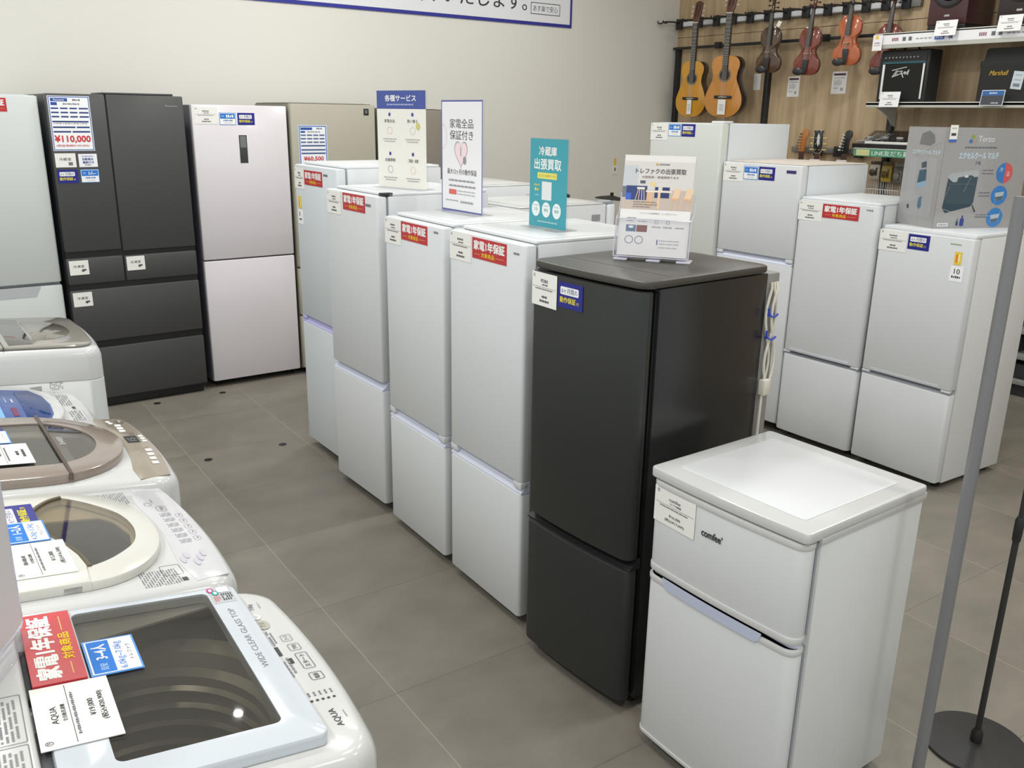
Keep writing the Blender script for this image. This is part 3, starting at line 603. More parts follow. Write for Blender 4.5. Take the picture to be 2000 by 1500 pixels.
def ring_plate(root, T, outer, inner, n0, n1, m, name):
    """a lid with an opening: outer and inner outlines joined"""
    cx = sum(p[0] for p in inner) / len(inner); cy = sum(p[1] for p in inner) / len(inner)
    angs = sorted(set([round(2 * PI * i / 60 - PI, 5) for i in range(60)] + [round(math.atan2(y - cy, x - cx), 5) for x, y in inner + outer]))
    oo = radial(outer, (cx, cy), angs); ii = radial(inner, (cx, cy), angs)
    def rg(pl, z, k=1.0): return [T @ Vector((cx + (x - cx) * k, cy + (y - cy) * k, z)) for x, y in pl]
    g = G(); g.loft([rg(oo, n0), rg(oo, n1 - .005), rg(oo, n1 - .001, .992), rg(oo, n1, .98), rg(ii, n1), rg(ii, n0 + .001)], m, False, False); return g.build(name, root)
def smooth_arc(p, n=5):
    out = []
    for i in range(len(p) - 1):
        p0, p1, p2, p3 = p[max(i - 1, 0)], p[i], p[i + 1], p[min(i + 2, len(p) - 1)]
        for k in range(n):
            t = k / n; out.append(tuple(.5 * (2 * p1[j] + (-p0[j] + p2[j]) * t + (2 * p0[j] - 5 * p1[j] + 4 * p2[j] - p3[j]) * t * t + (-p0[j] + 3 * p1[j] - 3 * p2[j] + p3[j]) * t ** 3) for j in (0, 1)))
    return out + [p[-1]]
M_SMOKE = glass('smoked_lid_glass', (0.78, 0.77, 0.74), 0.14, 0.015)
M_TAN = glass('tan_lid_glass', (0.84, 0.79, 0.68), 0.10, 0.03)
M_TUB = mat('grey_wash_tub', (170, 164, 152), rough=.3, metal=.3); M_TUBD = mat('dark_wash_tub', (92, 90, 84), rough=.4)
def panel_marks(T, items, name, parent, n=0.0):
    """printed marks, buttons and displays of a control panel in (u, v) of the tilted top"""
    main = G()
    for i, e in enumerate(items):
        z = n + .0006 + .00003 * i; k = e[0]; solo = k in ('o', 'rr') or k == 'r' or (k == 'e' and e[3] > .004); g = G() if solo else main
        if k == 'r': g.flat([(e[1], e[2]), (e[3], e[2]), (e[3], e[4]), (e[1], e[4])], ink(e[5]), z, T)
        elif k == 'rr': g.flat(rrect(e[1], e[3], e[2], e[4], e[6], 4), ink(e[5]), z, T)
        elif k == 'e': g.flat(ellipse(e[1], e[2], e[3], e[4], 24), ink(e[5]), z, T)
        elif k == 't': g.text(e[1], e[2], e[3], e[4], e[5], ink(e[6]), T, .012, 2, z)
        elif k == 'o':                    # outlined round-cornered key
            _, u0, v0, u1, v1, c, r_ = e; a = rrect(u0, u1, v0, v1, r_, 4); b = rrect(u0 + .001, u1 - .001, v0 + .001, v1 - .001, max(r_ - .001, .0002), 4)
            for j in range(len(a)):
                q = (j + 1) % len(a); g.flat([a[j], a[q], b[q], b[j]], ink(c), z, T)
        elif k == 'g':                    # fine print, e = ('g', u0, v0, u1, v1, columns, rows, colour)
            _, u0, v0, u1, v1, nc, nr, c = e
            for r_ in range(nr):
                for q in range(nc):
                    if (q * 5 + r_ * 3) % 7 == 0: continue
                    su, sv = (u1 - u0) / nc, (v1 - v0) / nr; x, y = u0 + q * su, v0 + r_ * sv
                    g.flat([(x, y), (x + su * .72, y), (x + su * .72, y + sv * .5), (x, y + sv * .5)], ink(c), z, T)
        if g is not main: g.build({'o': 'panel_button', 'rr': 'panel_button', 'r': 'panel_display', 'e': 'panel_dial'}[k] if 'caution' not in name else 'caution_frame', parent, recalc=False)
    if main.bm.faces: return main.build(name, parent, recalc=False)
LG = (120, 122, 124)
# -- 1: nearest, dark glass lid
SA, CYA = 0.12, 1.215
W1 = 0.54
glassA = rrect(-.178, .234, .118, .338, .012)
root, T = washer(0.482, CYA, -2.4, W1, .57, .885, SA, 'nearest washing machine with a wide dark glass lid and red warranty card', M_PLASTW, M_PLASTW, hole=rrect(-.212, .243, .082, .39, .03), tub_m=M_TUB)
M_MILK = mat('milky_glass_border', (198, 205, 212), rough=.12, coat=.3)
lid = ring_plate(root, T, rrect(-.228, .252, .066, .405, .014), glassA, 0.001, .020, M_MILK, 'lid')
pane(lid, T, rrect(-.180, .236, .116, .340, .012), .0165, M_SMOKE, 'lid_glass')
g = G(); g.text('WIDE CLEAR GLASS TOP', -.035, .090, .165, .100, ink((120, 124, 130)), T, .006, 2, .0204); g.build('lid_print', lid, recalc=False)
g = G(); g.box(.188, .252, .075, .115, .0201, .0206, mat('holographic_sticker', (196, 198, 202), rough=.25, metal=.4), M=T); st = g.build('feature_sticker', lid)
panel_marks(T, [('e', .238, .110, .009, .006, (190, 60, 130)), ('e', .226, .104, .009, .006, (40, 150, 140)), ('rr', .226, .079, .246, .099, (246, 246, 246), .003), ('g', .196, .078, .224, .098, 3, 5, (60, 60, 64)), ('g', .196, .1, .215, .112, 3, 3, (210, 110, 110)), ('e', .238, .110, .005, .003, (236, 236, 238)), ('e', .226, .104, .005, .003, (236, 236, 238))], 'sticker_print', st, .0207)
items = [('t', 'AQUA', -.195, .028, -.150, .040, (70, 72, 76)), ('g', -.18, .018, -.155, .021, 8, 1, LG)]
for i in range(5): items += [('g', -.116, .014 + .009 * i, -.098, .020 + .009 * i, 3, 1, (110, 112, 116)), ('e', -.122, .017 + .009 * i, .0025, .0025, (60, 60, 62))]
items += [('o', -.07, .010, -.048, .032, (60, 60, 64), .004), ('t', '電源', -.066, .017, -.052, .025, (60, 60, 64)), ('o', -.035, .012, .015, .032, (70, 70, 74), .004), ('t', 'スタート', -.03, .018, .01, .027, (70, 70, 74)), ('r', -.012, .040, .004, .048, (60, 60, 64)),
          ('o', .024, .014, .046, .034, (110, 110, 114), .004), ('t', '予約', .028, .02, .042, .028, (100, 100, 104)), ('o', .056, .018, .078, .036, (130, 130, 134), .004), ('t', 'コース', .06, .024, .074, .031, (110, 110, 114)),
          ('r', .016, .050, .044, .070, (66, 66, 70)), ('g', .05, .046, .10, .066, 8, 4, (120, 122, 126)), ('g', -.05, .046, .01, .068, 6, 3, (130, 132, 136)), ('e', .122, .050, .016, .012, (170, 168, 156)), ('t', '7.0', .115, .046, .13, .054, (110, 108, 100)), ('e', .152, .052, .010, .008, (214, 214, 210)), ('g', .146, .05, .158, .055, 3, 2, LG),
          ('t', '7.0kg', .178, .044, .200, .054, (100, 102, 106)), ('g', .178, .034, .205, .037, 9, 1, LG)]
panel_marks(T, items, 'control_panel', root)
g = G(); g.box(-.262, .262, .42, .56, -.012, .024, M_PLASTW, .01, 3, M=T); rp = g.build('rear_panel', root)
items = [('o', -.21, .430, -.10, .505, (110, 110, 114), .003), ('g', -.20, .438, -.11, .495, 20, 9, (140, 140, 142)), ('o', -.095, .430, .02, .505, (110, 110, 114), .003), ('g', -.088, .438, .01, .495, 20, 9, (140, 140, 142))]
panel_marks(T, items[:2], 'caution_print', rp, .0242); panel_marks(T, items[2:], 'caution_print', rp, .0242)
for u in (-.20, .02): g = G(); g.box(u, u + .14, .404, .424, -.003, .012, M_DARK, .003, M=T); g.build('lid_hinge', root)
TA = root.matrix_world @ T
CG = 'cards lying on the washing machine lids'
def world_card(name, Tw, u, v, n, w, h, els, base, label, rz=0.0, t=.0012):
    o = card_geo(w, h, els, base, t).build(name, None, Tw @ lay_flat(u, v, n, rz), smooth=60, recalc=False); return tag(o, label, 'card', CG)
world_card('warranty_card', TA, .030, .413, .0212, .213, .072, E_red(.213, .072), M_REDC, 'red warranty card on the nearest washing machine', t=.004)
world_card('capacity_card', TA, .030, .336, .0212, .104, .074, E_cap(.104, .074, '3~4人', '6.0㎏~7.0㎏'), M_BLUEC, 'blue-rimmed capacity card reading 6.0 to 7.0 kg on the nearest washing machine')
world_card('price_card', TA, -.122, .418, .0212, .15, .101, E_price(.15, .101, 'AQUA', '全自動洗濯機', '¥19,000', '(税込¥20,900)'), M_PAPER, 'white price card on the nearest washing machine')

# -- 2: cream lid with wavy window
SB = .125
root, T = washer(0.462, 1.805, 0.5, .56, .57, .885, SB, 'cream washing machine with a wavy-edged tan lid window, second from the camera', M_PLASTW, M_PLASTW, hole=[(-.17, .30), (-.15, .20), (-.08, .15), (0, .135), (.08, .15), (.15, .20), (.17, .30), (.12, .40), (-.12, .40)], tub_m=M_TUBD)
wav = [(.208, .232), (.19, .262), (.15, .292), (.10, .305), (.05, .300), (0, .285), (-.06, .262), (-.11, .250), (-.16, .245)]
front = [(-.16, .245), (-.135, .20), (-.085, .152), (-.03, .133), (.03, .131), (.09, .145), (.15, .18), (.19, .212), (.208, .232)]
front = smooth_arc(front); wav = smooth_arc(wav)
win = front[:-1] + wav[:-1]
outer = dshape(-.225, .235, .088, .27, .285, 28, 2.2)[:-2]
lidf = ring_plate(root, T, outer + [(.235, .30), (-.225, .30)], [(x, y) for x, y in win], .001, .018, M_CREAM, 'lid_front')
pane(lidf, T, win, .014, M_TAN, 'lid_window')
rear = [(-.225, .255), (-.16, .248), (-.11, .253), (-.06, .265), (0, .288), (.05, .303), (.10, .308), (.15, .295), (.19, .265), (.212, .238), (.235, .245), (.235, .485), (-.225, .485)]
g = G(); g.prism(rear, .001, .021, M_CREAM, .006, M=T, bev0=0.0); lidr = g.build('lid_rear', root)
g = G(); g.tube([T @ Vector((x, y, .0185)) for x, y in wav], .004, mat('brown_seam', (96, 86, 70), rough=.4), 8); g.build('lid_seam', lidr)
M_FLOR = mat('silver_floral_panel', (206, 206, 210), rough=.2, coat=.4, noise=.12, nscale=14)
pp = [(-.245, .012)] + [(-.245 + .49 * i / 12, .012 - .016 * (1 - ((i - 6) / 6) ** 2)) for i in range(1, 12)] + [(.245, .012), (.255, .075), (.20, .082)] + [(.15 - .30 * i / 8, .085 - .010 * math.sin(PI * i / 8)) for i in range(9)] + [(-.20, .082), (-.255, .075)]
pl = plate(root, T, pp, -.002, .0012, M_FLOR, 'control_panel', .0006)
items = []
for i in range(5): items += [('o', -.075 + .033 * i, .010, -.051 + .033 * i, .024, (170, 162, 170), .006), ('g', -.07 + .033 * i, .015, -.056 + .033 * i, .019, 3, 1, (110, 100, 110))]
for i in range(6): items.append(('g', -.08 + .03 * i, .032, -.06 + .03 * i, .056, 5, 7, (150, 146, 152)))
items += [('o', .10, .032, .135, .052, (140, 130, 140), .009), ('g', .106, .038, .13, .046, 4, 2, (110, 100, 110)), ('o', .14, .056, .16, .070, (130, 124, 132), .006), ('g', .15, .05, .18, .054, 4, 1, LG),
          ('p', 0)][:-1]
for k in range(5): items.append(('e', -.14 - .018 * (k % 3), .03 + .011 * k, .016, .005, (190, 186, 196)))
panel_marks(T, items, 'panel_print', pl, .0012)
items = [('g', .17, .095, .245, .165, 18, 14, (130, 130, 134)), ('r', .225, .172, .24, .182, (70, 70, 74)), ('g', -.25, .10, -.185, .17, 16, 14, (130, 130, 134)), ('o', -.215, .088, -.17, .125, (90, 90, 94), .004), ('r', -.245, .088, -.23, .098, (70, 70, 74))]
panel_marks(T, items[:2], 'caution_print', root); panel_marks(T, items[2:], 'caution_print', root)
TB = root.matrix_world @ T
world_card('warranty_card', TB, .068, .365, .0218, .11, .072, E_six(.11, .072), M_NAVYC, 'navy warranty card on the cream washing machine, partly under the clear stand')
world_card('capacity_card', TB, -.026, .361, .0235, .104, .074, E_cap(.104, .074, '1~2人', '4.2㎏~5.5㎏'), M_BLUEC, 'blue-rimmed capacity card reading 4.2 to 5.5 kg on the cream washing machine')
world_card('price_card', TB, -.180, .369, .0218, .152, .101, E_price(.152, .101, None, '全自動洗濯機', '¥15,000', '(税込¥16,500)'), M_PAPER, 'white price card on the cream washing machine')

# -- 3: bronze oval lid
root, T = washer(0.508, 2.368, 0.5, .555, .60, .885, .13, 'white washing machine with a bronze oval lid and taupe control panel', M_PLASTW, M_PLASTW, hole=dshape(-.17, .19, .13, .27, .40, 16), tub_m=mat('black_wash_tub', (52, 51, 48), rough=.35))
M_BRONZE = mat('bronze_gloss_lid', (142, 130, 120), rough=.14, coat=.5)
outer = dshape(-.248, .252, .076, .30, .52, 30, 2.0); inner = dshape(-.163, .183, .138, .275, .46, 24, 2.0)
lid = ring_plate(root, T, outer, inner, .001, .022, M_BRONZE, 'lid'); pane(lid, T, inner, .016, M_SMOKE, 'lid_window')
g = G(); g.tube([T @ Vector((-.245, .238, .008)), T @ Vector((-.24, .238, .021)), T @ Vector((-.15, .238, .0235)), T @ Vector((.01, .238, .0235)), T @ Vector((.17, .238, .0235)), T @ Vector((.25, .238, .021)), T @ Vector((.257, .238, .008))], .0045, mat('dark_bronze_seam', (84, 72, 66), rough=.3), 8); g.build('lid_fold', lid)
g = G(); g.box(-.150, .172, .205, .236, .005, .009, mat('grey_handle_bar', (120, 120, 116), rough=.3), .002, M=T); g.text('SHARP', -.01, .208, .055, .222, ink((190, 190, 186)), T, .012, 2, .0196); g.build('lid_handle', lid)
tau = [(-.245, .016)] + [(-.245 + .49 * i / 14, .016 - .020 * (1 - ((i - 7) / 7) ** 2)) for i in range(1, 14)] + [(.245, .016), (.262, .090)] + [(.25 - .008, .094)] + [(.20 - .39 * i / 12, .092 - .024 * math.sin(PI * (i + .2) / 12.4)) for i in range(13)] + [(-.262, .090)]
pl = plate(root, T, tau, -.002, .0012, mat('taupe_gloss_panel', (148, 139, 124), rough=.22, coat=.3), 'control_panel', .0006)
items = [('r', .02, .020, .080, .052, (44, 44, 46)), ('t', '15', .035, .026, .062, .046, (120, 122, 124))]
for i in range(3): items.append(('rr', .022 + .022 * i, .002, .038 + .022 * i, .014, (236, 234, 226), .003))
for i in range(3): items.append(('rr', .12 + .026 * i, .034, .140 + .026 * i, .050, (232, 230, 222), .003))
for i in range(4): items.append(('rr', -.06 - .034 * i, .010 + .003 * i, -.04 - .034 * i, .026 + .003 * i, (232, 230, 222), .003))
items += [('e', .222, .030, .018, .014, (96, 90, 80)), ('g', .21, .026, .234, .034, 4, 2, (210, 206, 196)), ('e', .205, .056, .008, .006, (236, 234, 228)), ('e', .222, .060, .008, .006, (236, 234, 228)), ('g', .088, .018, .112, .034, 5, 3, (110, 102, 92))]
panel_marks(T, items, 'panel_buttons', pl, .0012)
TCc = root.matrix_world @ T
world_card('warranty_card', TCc, .040, .403, .0232, .11, .072, E_six(.11, .072), M_NAVYC, 'navy warranty card on the bronze-lidded washing machine')
world_card('capacity_card', TCc, .012, .400, .0248, .104, .074, E_cap(.104, .074, '3人~', None), M_BLUEC, 'blue-rimmed capacity card on the bronze-lidded washing machine')
world_card('price_card', TCc, -.145, .398, .0232, .152, .101, E_price(.152, .101), M_PAPER, 'white price card on the bronze-lidded washing machine')

# -- 4: blue window
root, T = washer(0.452, 2.935, 0, .52, .55, .83, .17, 'small white washing machine with a blue lid window', M_PLASTW, M_PLASTW)
lid = plate(root, T, dshape(-.225, .23, .072, .22, .48, 24, 2.4), .0, .020, M_PLASTW, 'lid', .010)
M_BLUEG = mat('blue_lid_panel', (62, 88, 150), rough=.15, spec=.3); M_BLUEW = mat('deep_blue_window', (16, 50, 112), rough=.1, spec=.3)
pb = plate(lid, T, [(-.17, .130), (-.10, .112), (0, .106), (.10, .116), (.17, .145), (.18, .265), (-.185, .265)], .018, .0215, M_BLUEG, 'lid_window', .001)
plate(root, T, [(-.155, .132), (-.09, .118), (0, .112), (.09, .121), (.155, .146), (.155, .188), (-.155, .188)], .0213, .0222, M_BLUEW, 'window_glass', .0003, parent=pb)
panel_marks(T, [('g', .01, .205, .06, .214, 5, 1, (220, 228, 240)), ('g', .01, .223, .08, .23, 9, 1, (170, 190, 225)), ('r', -.13, .205, -.04, .22, (120, 60, 90)), ('r', -.185, .245, .18, .265, (120, 170, 225))], 'window_print', pb, .0222)
items = [('r', .02, .028, .048, .038, (80, 66, 64)), ('g', -.15, .022, .0, .06, 14, 5, (130, 132, 134)), ('g', .06, .03, .19, .066, 12, 5, (130, 132, 134)), ('o', -.14, .012, .01, .036, (150, 152, 154), .004)]
panel_marks(T, items, 'control_panel', root)
# -- 5: furthest, taupe top
root, T = washer(0.566, 3.50, 0, .56, .60, .955, .085, 'large white washing machine with a taupe top, furthest of the line', mat('white_side_enamel', (218, 221, 220), rough=.35), M_PLASTW)
M_TAU = mat('taupe_clear_lid', (150, 147, 138), rough=.12, coat=.6)
lid = plate(root, T, rrect(-.255, .255, .02, .56, .06, 6, .012), .001, .012, M_TAU, 'lid', .006)
plate(root, T, dshape(-.16, .17, .055, .16, .19, 20), .0118, .0128, mat('smoky_oval_window', (112, 108, 98), rough=.06, coat=.7), 'lid_window', .0004, parent=lid)
plate(root, T, [(-.22, .20), (.21, .20), (.22, .275), (-.23, .275)], .0118, .0126, mat('dark_smoked_window', (66, 65, 60), rough=.05, coat=.7), 'lid_window', .0004, parent=lid)
g = G(); g.box(-.262, .262, .292, .2945, .0005, .0135, M_DARK, M=T); g.build('lid_fold', lid)
g = G(); g.box(-.2815, -.279, .20 - .3, .235 - .3, .815, .852, mat('grey_tag', (176, 176, 176))); g.build('side_label', root)
g = G(); M2 = Matrix.Translation((-.2806, 0, 0)) @ Matrix.Rotation(rad(-90), 4, 'Z') @ RX90
for r_ in range(5):
    for q in range(7):
        if (q + r_ * 2) % 5: g.flat([(.125 + q * .006, .832 + r_ * .006), (.129 + q * .006, .832 + r_ * .006), (.129 + q * .006, .8345 + r_ * .006), (.125 + q * .006, .8345 + r_ * .006)], ink((120, 120, 124)), 0, M2)
g.build('caution_print', root, recalc=False)
# -- clear stand at the left picture edge, on the nearest machine's rear panel
sw, sh = .24, .33
root = thing('card_stand', 'clear acrylic card stand on the nearest washing machine at the left picture edge', 'card stand', TR(.030, 1.325, .968, rad(61)))
g = G(); g.prism(rrect(-sw / 2, sw / 2, 0, sh, .014), -.0025, .0025, M_ACRYL, 0, M=RX90); g.tube([(x, 0, z) for x, z in rrect(-sw / 2 + .001, sw / 2 - .001, .001, sh - .001, .014)], .0022, mat('lavender_acrylic', (206, 206, 222), rough=.1, coat=.5), 6, closed=True); g.build('clear_panel', root)
g = G(); g.prism(rrect(-sw / 2 + .012, sw / 2 - .012, .012, sh - .012, .008), -.0008, .0008, mat('mauve_grey_card', (200, 197, 198), rough=.5), 0, M=RX90 @ Matrix.Translation((0, 0, 0.0045))); g.build('back_card', root)
g = G(); g.box(-sw / 2 + .02, sw / 2 - .02, -.03, .03, 0, .003, M_ACRYL, .001); g.build('clear_base', root)

# ------------------------------------------------------------------ signs on the refrigerators
def sign(x0, y0, x1, y1, z, w, h, els, label, base, lean=0.0, foot=True):
    a = math.atan2(y1 - y0, x1 - x0); cx, cy = (x0 + x1) / 2, (y0 + y1) / 2
    root = thing('sign_stand', label, 'sign', TR(cx, cy, z, a), 'acrylic signs on top of the refrigerators')
    L_ = Matrix.Rotation(lean, 4, 'X')
    g = G(); g.box(-w / 2 - .003, w / 2 + .003, -.002, .004, .004, h + .006, M_ACRYL, M=L_); g.build('clear_sleeve', root)
    if foot:
        g = G(); g.box(-w / 2, w / 2, -.045, .05, 0, .004, M_ACRYL, .001); g.build('clear_base', root)
    card('printed_sheet', root, 0, 0, 0, w, h, els, base, M=L_ @ Matrix.Translation((-w / 2, -.0025, h + .004)))
    return root
DG = (70, 70, 74)
w, h = .297, .405
E = [('r', 0, 0, w, .075, (78, 92, 158)), ('t', '各種サービス', .052, .018, .24, .044, WHITE, .02), ('g', .062, .054, .225, .060, 22, (180, 190, 225))]
for x, y, tt in ((.078, .098, '家電全品保証付き'), (.218, .098, '買い替え'), (.078, .262, '出張買取'), (.218, .262, 'ご配送・設置')):
    E += [('e', x, y, .007, .008, (70, 76, 150)), ('t', tt if len(tt) < 7 else tt[:4], x - .032, y + .02, x + .032, y + .034, DG), ('ring', x, y + .067, .016, .016, .002, {0: (226, 180, 184), 1: (196, 196, 190), 2: (150, 160, 190), 3: (226, 204, 170)}[(0 if x < .1 else 1) + (0 if y < .2 else 2)]), ('g', x - .044, y + .10, x + .044, y + .105, 14, (170, 170, 172)), ('g', x - .035, y + .110, x + .035, y + .115, 11, (170, 170, 172))]
E += [('e', .250, .145, .012, .015, (206, 200, 120))]
sign(1.868, 3.630, 1.947, 3.346, 1.4342, w, h, E, 'tall service sign with a blue heading, rearmost of the four signs', ink((236, 234, 226)))
w, h = .297, .43
E = [('r', 0, 0, w, h, (96, 102, 164)), ('r', .006, .006, w - .006, h - .006, (236, 236, 238)), ('p', [(.006 + .038 * math.sin(t), .14 - .05 * math.cos(t)) for t in [PI * i / 20 for i in range(21)]], (232, 214, 218)), ('p', [(.006 + .031 * math.sin(t), .14 - .043 * math.cos(t)) for t in [PI * i / 20 for i in range(21)]], (236, 236, 238)), ('t', '家電全品', .064, .070, .232, .106, DG, .012), ('t', '保証付き', .064, .114, .232, .150, DG, .012)]
def heart(cx, cy, s_): return [(cx + s_ * 16 * math.sin(t) ** 3 / 16, cy - s_ * (13 * math.cos(t) - 5 * math.cos(2 * t) - 2 * math.cos(3 * t) - math.cos(4 * t)) / 16 * 1.25) for t in [2 * PI * i / 40 for i in range(40)]]
E += [('p', heart(.145, .20, .048), (170, 160, 164)), ('p', heart(.145, .20, .043), (240, 216, 222)), ('r', .141, .178, .148, .212, (160, 160, 164)), ('e', .172, .228, .012, .016, (150, 150, 154))]
E += [('t', '最大12ヶ月の動作保証', .044, .262, .258, .284, DG), ('g', .055, .304, .245, .312, 20, (130, 130, 134)), ('g', .055, .325, .25, .333, 21, (130, 130, 134)), ('r', .056, .344, .112, .364, (216, 110, 104)), ('g', .118, .346, .25, .351, 14, (170, 170, 172)), ('g', .118, .358, .25, .363, 14, (170, 170, 172)), ('g', .03, .386, .125, .391, 12, (160, 160, 162)), ('g', .14, .386, .235, .395, 14, (160, 160, 162))]
sign(1.931, 3.191, 1.934, 2.893, 1.3692, w, h, E, 'tall white warranty sign with a blue border and pink heart', ink((240, 240, 240)))
w, h = .212, .297
TEAL = (62, 158, 172)
E = [('t', '冷蔵庫', .052, .026, .152, .056, WHITE, .02), ('t', '出張買取', .026, .066, .178, .102, WHITE, .02), ('rr', .045, .112, .156, .133, (222, 214, 110), .003), ('t', 'かんたん出張サービス', .052, .119, .150, .126, (150, 130, 60)),
     ('rr', .072, .142, .128, .204, (222, 226, 226), .002), ('g', .026, .152, .06, .158, 4, (200, 196, 110)), ('g', .030, .165, .056, .175, 2, (226, 206, 90)), ('g', .03, .186, .056, .192, 3, (140, 196, 206))]
for x, t_ in ((.04, '冷'), (.10, '無料'), (.16, '簡単')): E += [('e', x, .235 + .002, .024, .026, (230, 236, 236)), ('t', t_, x - .012, .232, x + .012, .244, (70, 150, 165)), ('g', x - .014, .222, x + .014, .226, 5, (150, 180, 186))]
E += [('g', .05, .276, .165, .281, 18, (190, 224, 228))]
sign(1.897, 2.545, 1.893, 2.318, 1.3742, w, h, E, 'small teal sign about refrigerator pick-up', mat('teal_print', TEAL, rough=.3), lean=rad(0))
# leaflet holder on the black refrigerator
w, h = .21, .297
a = math.atan2(1.795 - 1.980, 1.929 - 1.799)
root = thing('leaflet_holder', 'clear leaflet holder with photo leaflets on the black refrigerator', 'leaflet holder', TR(1.885, 1.905, 1.3372, a))
LN = Matrix.Rotation(rad(-12), 4, 'X')
g = G()
g.box(-.112, .112, -.030, -.027, .004, .118, M_ACRYL, M=LN); g.box(-.112, .112, .010, .013, .004, .20, M_ACRYL, M=LN)
for s_ in (-1, 1): g.box(s_ * .1105 - .0015, s_ * .1105 + .0015, -.028, .011, .004, .14, M_ACRYL, M=LN)
g.box(-.112, .112, -.030, .013, .004, .008, M_ACRYL, M=LN); LVA = mat('lavender_acrylic', (206, 206, 222), rough=.1, coat=.5)
for pth in ([(-.1125, -.029, .006), (-.1125, -.029, .12), (-.1125, .0, .14), (-.1125, .012, .2)], [(.1125, -.029, .006), (.1125, -.029, .12), (.1125, .0, .14), (.1125, .012, .2)], [(-.1125, -.0305, .006), (.1125, -.0305, .006)], [(-.112, -.0295, .118), (.112, -.0295, .118)]): g.tube([LN @ Vector(q) for q in pth], .0016, LVA, 6)
g.build('clear_pocket', root)
g = G()
for x in (-.10, 0, .09): g.box(x - .012, x + .03, -.033, .02, 0, .006, mat('lavender_acrylic', (206, 206, 222), rough=.1, coat=.5), .002)
g.box(-.03, .03, .03, .075, 0, .004, M_ACRYL); g.build('clear_foot', root)
E = [('r', 0, 0, w, .018, (236, 233, 228)), ('r', 0, .018, w, .100, (222, 218, 214)), ('r', 0, .03, .045, .13, (204, 208, 212)), ('r', 0, .100, w, .160, (206, 190, 180)), ('r', .012, .090, .075, .132, (62, 78, 128)), ('r', .0, .092, .012, .125, (120, 126, 140)), ('r', .012, .112, .028, .132, (70, 110, 210)), ('r', .098, .092, .142, .124, (54, 68, 112)), ('r', .108, .090, .120, .104, (226, 218, 210)), ('r', .052, .074, .068, .083, (96, 100, 116)), ('r', .085, .078, .1, .09, (236, 214, 150)),
     ('r', .072, .102, .15, .108, (240, 228, 214)), ('r', .076, .108, .092, .146, (230, 190, 150)), ('r', .108, .108, .116, .156, (238, 204, 168)), ('rr', .044, .094, .068, .100, (240, 232, 222), .002)]
for x0, x1 in ((.048, .040), (.052, .050), (.058, .060), (.064, .068)): E.append(('p', [(x0, .100), (x0 + .002, .100), (x1 + .002, .132), (x1, .132)], (236, 200, 168)))
for x in (.150, .186): E += [('p', [(x + .008, .094), (x + .028, .096), (x + .020, .126), (x, .124)], (240, 208, 176)), ('p', [(x, .122), (x + .022, .124), (x + .022, .130), (x, .128)], (232, 186, 146)), ('r', x, .126, x + .003, .158, (232, 190, 152)), ('r', x + .018, .128, x + .021, .158, (232, 190, 152))]
E += [('e', .098, .026, .0035, .0035, (214, 170, 60)), ('t', '出張買取事務局', .104, .0235, .135, .0285, (110, 100, 90)), ('t', 'トレファクの出張買取', .036, .038, .186, .054, (70, 66, 66)), ('t', '大型家具・家電買取ります', .056, .060, .166, .067, (120, 106, 96)),
      ('g', .036, .136, .106, .139, 14, (150, 136, 128)), ('g', .036, .143, .11, .146, 15, (150, 136, 128)), ('g', .036, .150, .09, .153, 11, (150, 136, 128)), ('r', 0, .160, w, h, (240, 238, 236)), ('t', 'トレファク出張買取は', .06, .168, .12, .173, (110, 108, 108)), ('t', 'ここがポイント!', .125, .168, .17, .173, (110, 108, 108)),
      ('g', .022, .184, .05, .187, 6, (130, 130, 132)), ('g', .022, .193, .045, .196, 5, (160, 160, 162)), ('g', .058, .193, .085, .196, 5, (160, 160, 162)), ('r', .022, .206, .052, .226, (110, 132, 160)), ('r', .054, .206, .086, .226, (140, 96, 92)), ('e', .037, .212, .008, .004, (230, 236, 240)), ('ring', .034, .25, .013, .012, .002, (130, 128, 150)), ('ring', .064, .25, .013, .012, .002, (130, 128, 150)), ('ring', .112, .195, .006, .006, .002, (190, 190, 192)), ('ring', .146, .195, .006, .006, .002, (190, 190, 192)),
      ('g', .098, .208, .126, .212, 6, (160, 160, 162)), ('g', .132, .208, .16, .212, 6, (160, 160, 162)), ('g', .168, .208, .195, .212, 6, (160, 160, 162)), ('r', .118, .247, .121, .262, (80, 90, 140)), ('g', .124, .248, .185, .251, 9, (170, 170, 172)), ('g', .124, .257, .185, .260, 9, (170, 170, 172)), ('g', .124, .268, .18, .271, 9, (180, 180, 182))]
for k in range(1):
    card('leaflet', root, 0, 0, 0, w, h, E, ink((242, 241, 238)), M=LN @ Matrix.Translation((-w / 2, -.018, h + .0105)))
g = G(); g.box(-w / 2, w / 2, -.0165, .006, .0095, h + .008, ink((232, 230, 226)), M=LN); g.build('leaflet_pile', root)

